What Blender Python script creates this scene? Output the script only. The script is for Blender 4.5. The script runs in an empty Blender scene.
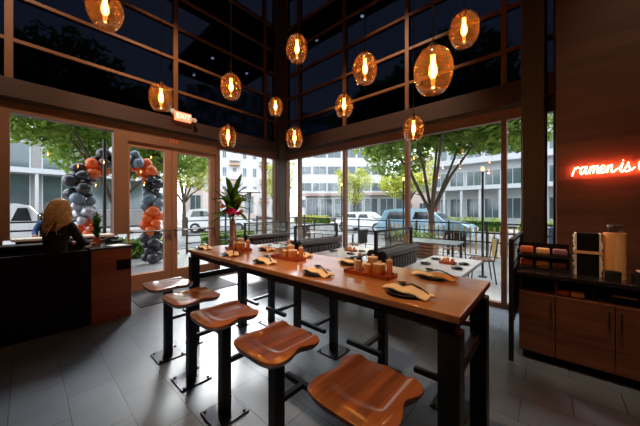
import bpy, bmesh, math, random
from mathutils import Vector, Matrix, Euler
random.seed(11)
S = bpy.context.scene
C = S.collection
PI = math.pi

# ---------------------------------------------------------------- materials
def srgb(r, g, b):
    f = lambda c: (c/255/12.92) if c/255 <= .04045 else ((c/255+.055)/1.055)**2.4
    return (f(r), f(g), f(b), 1)

def mat(name, col, rough=.5, metal=0, spec=.5, bump=0, bscale=40, var=0, vscale=8, coat=0, sheen=0):
    m = bpy.data.materials.new(name); m.use_nodes = True
    nt = m.node_tree; b = nt.nodes['Principled BSDF']
    col = tuple(col[:3]) + (1,)
    b.inputs['Base Color'].default_value = col
    b.inputs['Roughness'].default_value = rough
    b.inputs['Metallic'].default_value = metal
    b.inputs['Specular IOR Level'].default_value = spec
    b.inputs['Coat Weight'].default_value = coat
    tc = nt.nodes.new('ShaderNodeTexCoord')
    n = nt.nodes.new('ShaderNodeTexNoise'); n.inputs['Scale'].default_value = vscale; n.inputs['Detail'].default_value = 4
    nt.links.new(tc.outputs['Object'], n.inputs['Vector'])
    mx = nt.nodes.new('ShaderNodeMix'); mx.data_type = 'RGBA'
    v = var if var else .06
    mx.inputs[6].default_value = tuple(c*(1-v) for c in col[:3]) + (1,)
    mx.inputs[7].default_value = tuple(min(1, c*(1+v)) for c in col[:3]) + (1,)
    nt.links.new(n.outputs['Fac'], mx.inputs[0]); nt.links.new(mx.outputs[2], b.inputs['Base Color'])
    if bump:
        n2 = nt.nodes.new('ShaderNodeTexNoise'); n2.inputs['Scale'].default_value = bscale; n2.inputs['Detail'].default_value = 5
        nt.links.new(tc.outputs['Object'], n2.inputs['Vector'])
        bp = nt.nodes.new('ShaderNodeBump'); bp.inputs['Strength'].default_value = bump; bp.inputs['Distance'].default_value = .01
        nt.links.new(n2.outputs['Fac'], bp.inputs['Height']); nt.links.new(bp.outputs['Normal'], b.inputs['Normal'])
    return m

def emis(name, col, strength):
    m = bpy.data.materials.new(name); m.use_nodes = True
    nt = m.node_tree; nt.nodes.clear()
    o = nt.nodes.new('ShaderNodeOutputMaterial'); e = nt.nodes.new('ShaderNodeEmission')
    e.inputs['Color'].default_value = tuple(col[:3])+(1,); e.inputs['Strength'].default_value = strength
    nt.links.new(e.outputs[0], o.inputs[0]); return m

def glass(name, tint, gloss=.06, grough=.02, edge=.5, power=3.0):
    """thin glass: tinted transparency with a fresnel-like reflection"""
    m = bpy.data.materials.new(name); m.use_nodes = True
    nt = m.node_tree; nt.nodes.clear()
    o = nt.nodes.new('ShaderNodeOutputMaterial')
    t = nt.nodes.new('ShaderNodeBsdfTransparent'); t.inputs['Color'].default_value = tuple(tint)+(1,)
    g = nt.nodes.new('ShaderNodeBsdfGlossy'); g.inputs['Roughness'].default_value = grough
    lw = nt.nodes.new('ShaderNodeLayerWeight'); lw.inputs['Blend'].default_value = .5
    pw = nt.nodes.new('ShaderNodeMath'); pw.operation = 'POWER'; pw.inputs[1].default_value = power
    nt.links.new(lw.outputs['Facing'], pw.inputs[0])
    ma = nt.nodes.new('ShaderNodeMath'); ma.operation = 'MULTIPLY_ADD'
    ma.inputs[1].default_value = edge; ma.inputs[2].default_value = gloss
    nt.links.new(pw.outputs[0], ma.inputs[0])
    mx = nt.nodes.new('ShaderNodeMixShader')
    nt.links.new(ma.outputs[0], mx.inputs[0]); nt.links.new(t.outputs[0], mx.inputs[1]); nt.links.new(g.outputs[0], mx.inputs[2])
    nt.links.new(mx.outputs[0], o.inputs[0]); return m

def wood(name, c1, c2, axis='X', rough=.35, plank=0, plank_axis='Y', coat=0, grain=5, bump=.08, spec=.5, plank_len=0, cior=1.75, crough=.16):
    """streaky wood, grain along axis; plank = strip width across plank_axis"""
    m = bpy.data.materials.new(name); m.use_nodes = True
    nt = m.node_tree; b = nt.nodes['Principled BSDF']
    L = nt.links.new
    tc = nt.nodes.new('ShaderNodeTexCoord'); mp = nt.nodes.new('ShaderNodeMapping')
    sc = [grain*9]*3; sc['XYZ'.index(axis)] = grain*.7
    mp.inputs['Scale'].default_value = sc
    L(tc.outputs['Object'], mp.inputs['Vector'])
    add = nt.nodes.new('ShaderNodeVectorMath'); add.operation = 'ADD'
    L(mp.outputs[0], add.inputs[0])
    n = nt.nodes.new('ShaderNodeTexNoise'); n.inputs['Scale'].default_value = 1; n.inputs['Detail'].default_value = 6
    n.inputs['Distortion'].default_value = .6
    L(add.outputs[0], n.inputs['Vector'])
    fac = n.outputs['Fac']
    cr = nt.nodes.new('ShaderNodeMapRange'); cr.inputs[1].default_value = .3; cr.inputs[2].default_value = .72
    L(fac, cr.inputs[0]); fac = cr.outputs[0]
    if plank:
        sx = nt.nodes.new('ShaderNodeSeparateXYZ'); L(tc.outputs['Object'], sx.inputs[0])
        dv = nt.nodes.new('ShaderNodeMath'); dv.operation = 'DIVIDE'; dv.inputs[1].default_value = plank
        L(sx.outputs['XYZ'.index(plank_axis)], dv.inputs[0])
        fl = nt.nodes.new('ShaderNodeMath'); fl.operation = 'FLOOR'; L(dv.outputs[0], fl.inputs[0])
        val = fl.outputs[0]
        if plank_len:
            d2 = nt.nodes.new('ShaderNodeMath'); d2.operation = 'DIVIDE'; d2.inputs[1].default_value = plank_len
            L(sx.outputs['XYZ'.index(axis)], d2.inputs[0])
            ph = nt.nodes.new('ShaderNodeMath'); ph.operation = 'MULTIPLY_ADD'; ph.inputs[1].default_value = .37
            L(val, ph.inputs[0]); L(d2.outputs[0], ph.inputs[2])
            f2 = nt.nodes.new('ShaderNodeMath'); f2.operation = 'FLOOR'; L(ph.outputs[0], f2.inputs[0])
            cm = nt.nodes.new('ShaderNodeMath'); cm.operation = 'MULTIPLY_ADD'; cm.inputs[1].default_value = 7.13
            L(f2.outputs[0], cm.inputs[0]); L(val, cm.inputs[2]); val = cm.outputs[0]
        wn = nt.nodes.new('ShaderNodeTexWhiteNoise'); wn.noise_dimensions = '1D'; L(val, wn.inputs['W'])
        ml = nt.nodes.new('ShaderNodeVectorMath'); ml.operation = 'SCALE'; ml.inputs[3].default_value = 40
        L(wn.outputs['Color'], ml.inputs[0]); L(ml.outputs[0], add.inputs[1])
        mm = nt.nodes.new('ShaderNodeMix'); mm.inputs[0].default_value = .55
        L(fac, mm.inputs[2]); L(wn.outputs['Value'], mm.inputs[3]); fac = mm.outputs[0]
    mx = nt.nodes.new('ShaderNodeMix'); mx.data_type = 'RGBA'
    mx.inputs[6].default_value = tuple(c1[:3])+(1,); mx.inputs[7].default_value = tuple(c2[:3])+(1,)
    L(fac, mx.inputs[0]); L(mx.outputs[2], b.inputs['Base Color'])
    b.inputs['Roughness'].default_value = rough; b.inputs['Coat Weight'].default_value = coat
    b.inputs['Coat Roughness'].default_value = crough; b.inputs['Coat IOR'].default_value = cior
    b.inputs['Specular IOR Level'].default_value = spec
    bp = nt.nodes.new('ShaderNodeBump'); bp.inputs['Strength'].default_value = bump; bp.inputs['Distance'].default_value = .004
    L(n.outputs['Fac'], bp.inputs['Height']); L(bp.outputs['Normal'], b.inputs['Normal'])
    return m

def tiles(name, c1, c2, mortar, w, h, rough, msize=.004, off=(0, 0), offset=.5, vert=None, rvar=True, spec=.5):
    m = bpy.data.materials.new(name); m.use_nodes = True
    nt = m.node_tree; b = nt.nodes['Principled BSDF']; L = nt.links.new
    tc = nt.nodes.new('ShaderNodeTexCoord'); mp = nt.nodes.new('ShaderNodeMapping')
    mp.inputs['Location'].default_value = (off[0], off[1], 0)
    if vert: mp.inputs['Rotation'].default_value = vert
    L(tc.outputs['Object'], mp.inputs['Vector'])
    br = nt.nodes.new('ShaderNodeTexBrick'); br.offset = offset
    br.inputs['Color1'].default_value = tuple(c1[:3])+(1,); br.inputs['Color2'].default_value = tuple(c2[:3])+(1,)
    br.inputs['Mortar'].default_value = tuple(mortar[:3])+(1,)
    br.inputs['Scale'].default_value = 1; br.inputs['Brick Width'].default_value = w; br.inputs['Row Height'].default_value = h
    br.inputs['Mortar Size'].default_value = msize; br.inputs['Mortar Smooth'].default_value = .1
    L(mp.outputs[0], br.inputs['Vector'])
    n = nt.nodes.new('ShaderNodeTexNoise'); n.inputs['Scale'].default_value = 3; n.inputs['Detail'].default_value = 8
    L(tc.outputs['Object'], n.inputs['Vector'])
    mx = nt.nodes.new('ShaderNodeMix'); mx.data_type = 'RGBA'; mx.blend_type = 'MULTIPLY'; mx.inputs[0].default_value = 1
    mr = nt.nodes.new('ShaderNodeMapRange'); mr.inputs[3].default_value = .7; mr.inputs[4].default_value = 1.3
    L(n.outputs['Fac'], mr.inputs[0])
    L(br.outputs['Color'], mx.inputs[6]); L(mr.outputs[0], mx.inputs[7]); L(mx.outputs[2], b.inputs['Base Color'])
    if rvar:
        r2 = nt.nodes.new('ShaderNodeMapRange'); r2.inputs[3].default_value = rough-.015; r2.inputs[4].default_value = rough+.02
        L(n.outputs['Fac'], r2.inputs[0]); L(r2.outputs[0], b.inputs['Roughness'])
    else: b.inputs['Roughness'].default_value = rough
    b.inputs['Specular IOR Level'].default_value = spec
    bp = nt.nodes.new('ShaderNodeBump'); bp.inputs['Strength'].default_value = .25; bp.inputs['Distance'].default_value = .002; bp.invert = True
    L(br.outputs['Fac'], bp.inputs['Height']); L(bp.outputs['Normal'], b.inputs['Normal'])
    return m

def leafmat(name, c1, c2):
    m = bpy.data.materials.new(name); m.use_nodes = True
    nt = m.node_tree; nt.nodes.clear(); L = nt.links.new
    o = nt.nodes.new('ShaderNodeOutputMaterial')
    gi = nt.nodes.new('ShaderNodeTexCoord'); n = nt.nodes.new('ShaderNodeTexNoise'); n.inputs['Scale'].default_value = 2.2; n.inputs['Detail'].default_value = 6
    L(gi.outputs['Object'], n.inputs['Vector'])
    mr = nt.nodes.new('ShaderNodeMapRange'); mr.inputs[1].default_value = .35; mr.inputs[2].default_value = .65; L(n.outputs['Fac'], mr.inputs[0])
    mx = nt.nodes.new('ShaderNodeMix'); mx.data_type = 'RGBA'
    mx.inputs[6].default_value = tuple(c1[:3])+(1,); mx.inputs[7].default_value = tuple(c2[:3])+(1,)
    L(mr.outputs[0], mx.inputs[0])
    d = nt.nodes.new('ShaderNodeBsdfDiffuse'); t = nt.nodes.new('ShaderNodeBsdfTranslucent')
    L(mx.outputs[2], d.inputs[0]); L(mx.outputs[2], t.inputs[0])
    ms = nt.nodes.new('ShaderNodeMixShader'); ms.inputs[0].default_value = .45
    L(d.outputs[0], ms.inputs[1]); L(t.outputs[0], ms.inputs[2]); L(ms.outputs[0], o.inputs[0])
    return m

M = {}
M['black'] = mat('black_metal', (.012, .012, .013), .42, .0, .5, var=.2)
M['plate'] = mat('steel_plate', (.03, .03, .033), .3, .6, .5, var=.3)
M['frame'] = mat('bronze_frame', srgb(120, 84, 62), .45, 0, .4, var=.14, vscale=3)
M['door'] = mat('door_frame_bronze', srgb(150, 106, 80), .42, 0, .4, var=.14, vscale=3)
M['upframe'] = mat('upper_frame_bronze', srgb(116, 74, 42), .45, 0, .4, var=.1)
M['beam'] = mat('dark_beam', srgb(62, 44, 36), .5, 0, .4, var=.15, vscale=2)
M['column'] = mat('grey_bronze_column', srgb(84, 74, 66), .45, .1, .4, var=.1, vscale=3)
M['plaster'] = mat('dark_plaster', srgb(48, 40, 36), .8, var=.15)
M['ceil'] = mat('ceiling_paint', srgb(26, 22, 21), .8)
M['groove'] = mat('gray_channel', srgb(84, 80, 80), .35, .4)
M['glass'] = glass('clear_window_glass', (.93, .94, .94), .035, .01, .45, 4)
M['tint'] = glass('dark_tinted_glass', (.034, .04, .055), .014, .06, .25, 4)
M['seatwood'] = wood('glossy_seat_wood', srgb(96, 46, 22), srgb(186, 104, 54), 'Y', .28, .05, 'X', 1, 4, bump=.03, cior=2.0)
M['tablewood'] = wood('table_wood', srgb(178, 110, 60), srgb(236, 168, 102), 'X', .3, .12, 'Y', 1, 2.2, plank_len=.9, bump=.02, cior=2.1, crough=.15)
M['tableedge'] = wood('table_edge_wood', srgb(120, 54, 24), srgb(160, 84, 42), 'X', .35, 0, 'Y', .3, 3)
M['wallwood'] = wood('dark_wall_wood', srgb(66, 42, 31), srgb(100, 66, 48), 'X', .5, .13, 'Z', 0, 1.2, plank_len=1.3, spec=.35)
M['cabwood'] = wood('cabinet_wood', srgb(86, 50, 32), srgb(128, 78, 50), 'X', .42, 0, 'Z', .0, 2.0)
M['deskwood'] = wood('desk_wood', srgb(118, 54, 30), srgb(164, 84, 48), 'Y', .42, .155, 'Z', 0, 2.2)
M['counter'] = mat('dark_counter_top', (.018, .014, .013), .25, coat=.3)
M['floor'] = tiles('slate_floor_tiles', (.10, .118, .145), (.128, .147, .175), (.04, .04, .04), .6, .3, .36, .004, (.18, -.214), spec=.5)
M['mat'] = tiles('ribbed_mat', (.035, .04, .05), (.05, .055, .065), (.01, .01, .012), .5, .03, .8, .006, rvar=False)
M['leather'] = mat('dark_leather', (.05, .028, .02), .34, 0, .4, bump=.12, bscale=70, var=.2)
M['whitetop'] = mat('white_laminate', (.62, .6, .58), .22, var=.03, coat=.3)
M['plateblk'] = mat('black_ceramic', (.02, .017, .016), .25, coat=.4)
M['napkin'] = mat('tan_cloth', srgb(250, 216, 166), .7, bump=.2, bscale=90)
M['darkcloth'] = mat('dark_cloth', (.03, .026, .025), .8)
M['tray'] = wood('red_tray_wood', srgb(150, 60, 28), srgb(190, 88, 44), 'X', .3, grain=3)
M['bamboo'] = wood('bamboo', srgb(228, 160, 92), srgb(248, 196, 132), 'Z', .35, grain=4)
M['cream'] = mat('cream_ceramic', srgb(244, 214, 176), .35)
M['clearglass'] = glass('clear_small_glass', (.86, .87, .86), .08, .03, .5, 2.5)
M['amber'] = glass('amber_globe_glass', (.88, .66, .44), .06, .04, .9, 2.6)
def amber_glass(m):
    nt = m.node_tree; o = [n for n in nt.nodes if n.type == 'OUTPUT_MATERIAL'][0]
    src = o.inputs[0].links[0].from_socket
    d = nt.nodes.new('ShaderNodeBsdfTranslucent'); d.inputs[0].default_value = (1, .5, .2, 1)
    d2 = nt.nodes.new('ShaderNodeBsdfDiffuse'); d2.inputs[0].default_value = (.8, .38, .16, 1)
    a = nt.nodes.new('ShaderNodeMixShader'); a.inputs[0].default_value = .25
    nt.links.new(d.outputs[0], a.inputs[1]); nt.links.new(d2.outputs[0], a.inputs[2])
    x = nt.nodes.new('ShaderNodeMixShader'); x.inputs[0].default_value = .03
    nt.links.new(src, x.inputs[1]); nt.links.new(a.outputs[0], x.inputs[2]); nt.links.new(x.outputs[0], o.inputs[0])
amber_glass(M['amber'])
M['bulbglass'] = emis('glowing_bulb', (1, .42, .1), 3.2)
M['filament'] = emis('filament', (1, .62, .28), 170)
M['cord'] = mat('cord', (.03, .02, .015), .5)
M['neon'] = emis('neon_tube', (1, .13, .06), 50)
M['exit'] = emis('exit_face', (1, .20, .09), 1.1)
M['exitlet'] = emis('exit_letters', (1, .5, .33), 2.0)
M['whiteplastic'] = mat('white_plastic', (.75, .68, .6), .4)
M['paper'] = mat('paper', (.8, .79, .77), .7)
M['skin'] = mat('skin', srgb(205, 142, 112), .5)
M['sweater'] = mat('black_knit', (.008, .008, .009), .9, bump=.3, bscale=120)
M['pants'] = mat('dark_trousers', (.015, .015, .02), .9)
M['hair'] = mat('blonde_hair', srgb(214, 180, 132), .55, bump=1.0, bscale=60, var=.5, vscale=40)
M['darkhair'] = mat('dark_hair', (.02, .014, .01), .5)
M['denim'] = mat('blue_denim', srgb(44, 74, 122), .8, var=.2)
M['patio'] = tiles('patio_paving', (.27, .265, .26), (.32, .31, .30), (.25, .24, .23), 1.2, 1.2, .7, .01, offset=0, rvar=False)
M['street'] = mat('asphalt', (.16, .16, .165), .8, bump=.2, var=.15)
M['kerb'] = mat('kerb_concrete', (.34, .32, .3), .8)
M['hedge'] = leafmat('hedge_leaf', srgb(104, 128, 52), srgb(170, 180, 78))
M['flowerbed'] = leafmat('yellow_green_leaf', srgb(150, 160, 50), srgb(214, 200, 60))
M['leafA'] = leafmat('green_leaf', srgb(84, 120, 50), srgb(170, 190, 96))
M['leafB'] = leafmat('yellow_leaf', srgb(140, 158, 62), srgb(206, 202, 104))
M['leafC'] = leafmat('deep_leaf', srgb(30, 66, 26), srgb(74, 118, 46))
M['bark'] = mat('bark', srgb(92, 76, 66), .9, bump=.6, bscale=20, var=.3)
M['wallwhite'] = mat('white_render', (.6, .6, .6), .8, var=.04)
M['wallgrey'] = mat('grey_render', (.24, .23, .22), .8, var=.05)
M['wallpink'] = mat('pinkish_panel', (.55, .44, .38), .8, var=.05)
M['roofbrown'] = mat('brown_roof', (.34, .24, .2), .8)
M['soffitwood'] = mat('orange_soffit', (.5, .3, .16), .6)
M['bglass'] = mat('building_glass', (.06, .09, .1), .1, 0, .9, var=.3, vscale=.6)
M['bframe'] = mat('building_white_frame', (.42, .43, .44), .6)
M['carblue'] = mat('light_blue_paint', srgb(140, 176, 196), .25, .2, coat=.6)
M['carwhite'] = mat('white_paint', (.75, .76, .78), .25, coat=.6)
M['cardark'] = mat('dark_blue_paint', (.03, .06, .12), .2, coat=.6)
M['carglass'] = mat('car_glass', (.02, .03, .04), .05, 0, .8)
M['rubber'] = mat('rubber', (.02, .02, .02), .8)
M['red'] = emis('tail_light', (1, .05, .05), 1.0)
M['redplastic'] = mat('red_lens', (.6, .02, .02), .3)
M['chrome'] = mat('chrome', (.7, .7, .7), .2, 1)
M['slat'] = wood('slat_wood', srgb(110, 66, 44), srgb(150, 96, 62), 'X', .5)
M['yellowslat'] = mat('yellow_timber', srgb(190, 156, 84), .6, var=.15)
M['orangeb'] = mat('orange_balloon', srgb(255, 124, 48), .3, coat=.5, spec=.6)
M['blackb'] = mat('black_balloon', (.03, .035, .045), .2, coat=.5)
M['greyb'] = mat('grey_blue_balloon', srgb(112, 134, 152), .25, coat=.5)
M['silverb'] = mat('pale_silver_balloon', srgb(186, 192, 200), .25, .3, coat=.5)
M['terra'] = mat('terracotta', srgb(190, 96, 56), .7)
M['pinkglass'] = mat('pink_patterned_vase', srgb(240, 206, 212), .2, var=.35, vscale=35, coat=.4)
M['magenta'] = mat('magenta_petal', srgb(232, 40, 168), .5, var=.2)
M['whitepetal'] = mat('white_petal', (.8, .76, .72), .6)
M['orangepetal'] = mat('orange_petal', srgb(240, 150, 60), .6)
M['stem'] = mat('green_stem', srgb(60, 110, 36), .6)
M['orangepack'] = mat('orange_print', srgb(224, 110, 56), .5, var=.5, vscale=60)
M['creampack'] = mat('cream_paper_pack', srgb(226, 172, 118), .6)
M['purplepack'] = mat('speckled_purple', srgb(136, 92, 98), .6, var=.6, vscale=160)
M['fringe'] = mat('cream_fringe', srgb(240, 222, 190), .8, bump=.6, bscale=80)
M['blackbox'] = mat('matte_black_board', (.005, .004, .004), .85, spec=.15)
M['ribbed'] = mat('black_ribbed', (.03, .03, .03), .4)
M['tin'] = mat('tin', (.5, .4, .35), .25, .9)
M['smoke'] = mat('grey_stone_top', (.2, .21, .21), .3)

def latex(m, col):
    nt = m.node_tree; o = [n for n in nt.nodes if n.type == 'OUTPUT_MATERIAL'][0]
    t = nt.nodes.new('ShaderNodeBsdfTranslucent'); t.inputs[0].default_value = col
    x = nt.nodes.new('ShaderNodeMixShader'); x.inputs[0].default_value = .3
    nt.links.new(nt.nodes['Principled BSDF'].outputs[0], x.inputs[1]); nt.links.new(t.outputs[0], x.inputs[2]); nt.links.new(x.outputs[0], o.inputs[0])
latex(M['orangeb'], srgb(255, 150, 60))

# ---------------------------------------------------------------- mesh builder
class MB:
    def __init__(s): s.bm = bmesh.new()
    def box(s, x0, x1, y0, y1, z0, z1, bev=0, mtx=None):
        r = bmesh.ops.create_cube(s.bm, size=1)
        vs = r['verts']
        for v in vs:
            v.co = Vector(((x0+x1)/2+v.co.x*(x1-x0), (y0+y1)/2+v.co.y*(y1-y0), (z0+z1)/2+v.co.z*(z1-z0)))
        if bev:
            es = list({e for v in vs for e in v.link_edges})
            r2 = bmesh.ops.bevel(s.bm, geom=es, offset=bev, segments=2, profile=.5, affect='EDGES')
            vs = list({v for f in r2['faces'] for v in f.verts} | {v for v in vs if v.is_valid})
        if mtx is not None:
            for v in vs: v.co = mtx @ v.co
        return s
    def lathe(s, prof, n=24, c=(0, 0, 0), mtx=None, closed=False):
        rings = []
        for (r, z) in prof:
            if r < 1e-5: rings.append([s.bm.verts.new((c[0], c[1], c[2]+z))])
            else: rings.append([s.bm.verts.new((c[0]+r*math.cos(2*PI*i/n), c[1]+r*math.sin(2*PI*i/n), c[2]+z)) for i in range(n)])
        for a, b in zip(rings, rings[1:]):
            if len(a) == 1 and len(b) == 1: continue
            for i in range(n):
                j = (i+1) % n
                if len(a) == 1: f = [a[0], b[i], b[j]]
                elif len(b) == 1: f = [a[i], b[0], a[j]]
                else: f = [a[i], b[i], b[j], a[j]]
                s.bm.faces.new(f)
        if mtx is not None:
            for rr in rings:
                for v in rr: v.co = mtx @ v.co
        return s
    def cyl(s, c, r, z0, z1, n=20, r2=None):
        r2 = r if r2 is None else r2
        return s.lathe([(0, z0), (r, z0), (r2, z1), (0, z1)], n, (c[0], c[1], 0))
    def tube(s, pts, r, n=8, r_end=None, cap=True):
        pts = [Vector(p) for p in pts]
        rings = []; up = None
        for i, p in enumerate(pts):
            d = (pts[min(i+1, len(pts)-1)]-pts[max(i-1, 0)]).normalized()
            if up is None: up = Vector((0, 0, 1)) if abs(d.z) < .9 else Vector((1, 0, 0))
            a = d.cross(up).normalized(); b = a.cross(d).normalized(); up = b
            rr = r if r_end is None else r+(r_end-r)*i/max(1, len(pts)-1)
            rings.append([s.bm.verts.new(p+a*rr*math.cos(2*PI*k/n)+b*rr*math.sin(2*PI*k/n)) for k in range(n)])
        for a, b in zip(rings, rings[1:]):
            for i in range(n): s.bm.faces.new([a[i], a[(i+1) % n], b[(i+1) % n], b[i]])
        if cap:
            s.bm.faces.new(rings[0][::-1]); s.bm.faces.new(rings[-1])
        return s
    def ell(s, c, rx, ry, rz, u=16, v=12, mtx=None):
        r = bmesh.ops.create_uvsphere(s.bm, u_segments=u, v_segments=v, radius=1)
        for w in r['verts']:
            w.co = Vector((w.co.x*rx, w.co.y*ry, w.co.z*rz))
            if mtx is not None: w.co = mtx @ w.co
            w.co += Vector(c)
        return s
    def prism(s, poly, y0, y1, plane='XZ', mtx=None):
        def P(a, b, t):
            return {'XZ': (a, t, b), 'YZ': (t, a, b), 'XY': (a, b, t)}[plane]
        A = [s.bm.verts.new(P(a, b, y0)) for a, b in poly]; B = [s.bm.verts.new(P(a, b, y1)) for a, b in poly]
        s.bm.faces.new(A); s.bm.faces.new(B[::-1]); n = len(poly)
        for i in range(n): s.bm.faces.new([A[i], B[i], B[(i+1) % n], A[(i+1) % n]])
        if mtx is not None:
            for v in A+B: v.co = mtx @ v.co
        return s
    def build(s, name, m, parent=None, smooth=False, loc=None, rot=None):
        me = bpy.data.meshes.new(name)
        bmesh.ops.recalc_face_normals(s.bm, faces=s.bm.faces[:])
        s.bm.to_mesh(me); s.bm.free()
        if smooth:
            for p in me.polygons: p.use_smooth = True
            try: me.set_sharp_from_angle(angle=math.radians(40))
            except Exception: pass
        me.materials.append(m)
        o = bpy.data.objects.new(name, me); C.objects.link(o)
        if parent: o.parent = parent
        if loc: o.location = loc
        if rot: o.rotation_euler = rot
        return o

def tag(o, label=None, cat=None, group=None, kind=None):
    if label: o['label'] = label
    if cat: o['category'] = cat
    if group: o['group'] = group
    if kind: o['kind'] = kind
    return o
def empty(name, loc=(0, 0, 0), rz=0, label=None, cat=None, group=None, kind=None):
    o = bpy.data.objects.new(name, None); o.empty_display_size = .1; C.objects.link(o)
    o.location = loc; o.rotation_euler = (0, 0, rz); tag(o, label, cat, group, kind); return o
def dup(root, loc=None, rz=None, label=None, group=None):
    r = root.copy(); C.objects.link(r)
    if loc is not None: r.location = loc
    if rz is not None: r.rotation_euler = (0, 0, rz)
    if label: r['label'] = label
    if group: r['group'] = group
    for ch in list(root.children):
        c = ch.copy(); C.objects.link(c); c.parent = r
        for g in list(ch.children):
            d = g.copy(); C.objects.link(d); d.parent = c
    return r
def struct(o): o['kind'] = 'structure'; return o

# ---------------------------------------------------------------- key planes
XL, YR = -5.7, 4.83          # glazed walls
CH = 7.3                     # ceiling height

# ================================================================= SETTING
struct(MB().box(XL-.05, 4.2, -4.6, YR+.05, -.1, 0).build('floor', M['floor']))
struct(MB().box(XL-.1, 4.3, -4.7, YR+.1, CH, CH+.12).build('ceiling', M['ceil']))
struct(MB().box(.04, 4.2, 3.9, YR+.08, 0, CH).build('wall_right', M['wallwood']))
struct(MB().box(4.2, 4.3, -4.7, YR+.1, 0, CH).build('wall_side', M['plaster']))
struct(MB().box(XL-.1, 4.3, -4.7, -4.6, 0, CH).build('wall_back', M['plaster']))
# low wall below the first left window, and the solid wall left of it
struct(MB().box(XL-.1, XL+.08, -.1, 1.02, 0, 1.04).box(XL-.1, XL+.08, -4.6, -.22, 0, 3.0).build('wall_left', M['frame']))
struct(MB().box(XL-.12, XL+.14, -.14, 1.0, 1.04, 1.075, .005).build('trim_1', M['whiteplastic']))
# beams (transom level)
struct(MB().box(XL-.12, XL+.16, -4.6, 4.55, 3.04, 3.3).build('trim_2', M['beam']))
struct(MB().box(-5.4, 4.2, YR-.16, YR+.12, 3.04, 3.34).build('trim_3', M['beam']) if False else MB().box(-5.4, .04, YR-.16, YR+.12, 3.04, 3.34).build('trim_3', M['beam']))
struct(MB().box(XL-.1, XL+.12, -4.6, 4.6, 2.99, 3.04).build('trim_4', M['groove']))
struct(MB().box(-5.4, .04, YR-.12, YR+.1, 2.99, 3.04).build('trim_5', M['groove']))
# corner column and right column
struct(MB().box(XL-.12, XL+.18, 4.55, YR+.12, 0, CH, .01).build('trim_6', M['column']))
struct(MB().box(-.31, -.07, 4.6, YR+.1, 0, CH, .01).build('trim_7', M['column']))

wn = [0]
def window(axis, a0, a1, z0, z1, fw, mt, fm, plane=None, depth=.1, pane_kids=None, hlines=(), gl=None):
    """one glazed opening: a rectangular frame with its pane; axis 'Y' is the left wall, 'X' the right wall"""
    wn[0] += 1
    d = depth/2
    def bx(mb, p0, p1, q0, q1, dd=d):
        if axis == 'Y': mb.box(XL-dd, XL+dd, p0, p1, q0, q1)
        else: mb.box(p0, p1, YR-dd, YR+dd, q0, q1)
    mb = MB()
    bx(mb, a0, a0+fw[0], z0, z1); bx(mb, a1-fw[1], a1, z0, z1)
    bx(mb, a0+fw[0], a1-fw[1], z0, z0+fw[2]); bx(mb, a0+fw[0], a1-fw[1], z1-fw[3], z1)
    e = mb.build('window_%d' % wn[0], fm); struct(e)
    mb = MB(); bx(mb, a0+fw[0], a1-fw[1], z0+fw[2], z1-fw[3], .006); mb.build('window_pane', mt, e)
    for z in hlines:
        mb = MB(); bx(mb, a0+fw[0], a1-fw[1], z-.025, z+.025, .045); mb.build('glazing_bar', fm, e)
    return e
G, F = M['glass'], M['frame']
# left wall, lower
window('Y', -.22, 1.2, 1.06, 2.99, (.07, .2, .01, .14), G, F, depth=.16)
window('Y', 2.82, 4.19, 0, 2.99, (.11, .04, .12, .13), G, F, depth=.12)
window('Y', 4.19, 4.56, 0, 2.99, (.04, .03, .12, .13), G, F, depth=.12)
# right wall, lower
for a0, a1 in ((-5.52, -5.0), (-5.0, -3.52), (-3.52, -2.05), (-2.05, -.54), (-.54, -.3), (-.08, .05)):
    window('X', a0, a1, 0, 2.99, (.035 if a0 > -5.2 else .02, .035, .07, .15), G, F, depth=.1)
# upper glazing grids
lev = [3.88, 4.52, 5.16, 5.8, 6.44]
for a0, a1 in ((-4.6, -2.35), (-2.35, -.16), (-.16, 2.0), (2.0, 4.2), (4.2, 4.56)):
    window('Y', a0, a1, 3.3, CH, (.04, .04, .03, .03), M['tint'], M['upframe'], hlines=lev)
for a0, a1 in ((-5.52, -5.0), (-5.0, -3.52), (-3.52, -2.05), (-2.05, -.54), (-.54, -.3), (-.08, .05)):
    window('X', a0, a1, 3.34, CH, (.035, .035, .03, .03), M['tint'], M['upframe'], hlines=lev)
# double door in the left wall
def door(n, y0, y1, st0, st1, hinge):
    d = MB()
    d.box(XL-.05, XL+.05, y0, y0+st0, .01, 2.72).box(XL-.05, XL+.05, y1-st1, y1, .01, 2.72)
    d.box(XL-.05, XL+.05, y0+st0, y1-st1, .01, .3).box(XL-.05, XL+.05, y0+st0, y1-st1, 2.63, 2.72)
    o = struct(d.build('door_%d' % n, M['door']))
    MB().box(XL-.006, XL+.006, y0+st0, y1-st1, .3, 2.63).build('door_pane', G, o)
    MB().tube([(XL+.1, y0+.04, 1.08), (XL+.1, y1-.04, 1.08)], .014).box(XL+.04, XL+.11, y0+.03, y0+.06, 1.06, 1.1).box(XL+.04, XL+.11, y1-.06, y1-.03, 1.06, 1.1).build('push_bar', M['column'], o)
    MB().cyl((0, 0), .025, 0, .03, 14).build('door_lock', M['chrome'], o, loc=(XL+.05, hinge, .98), rot=(0, PI/2, 0))
    return o
door(1, 1.205, 1.92, .03, .12, 1.87)
door(2, 1.93, 2.81, .10, .10, 1.99)
struct(MB().box(XL-.08, XL+.08, 1.2, 2.82, 2.72, 2.99).build('trim_8', M['frame']))
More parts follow.
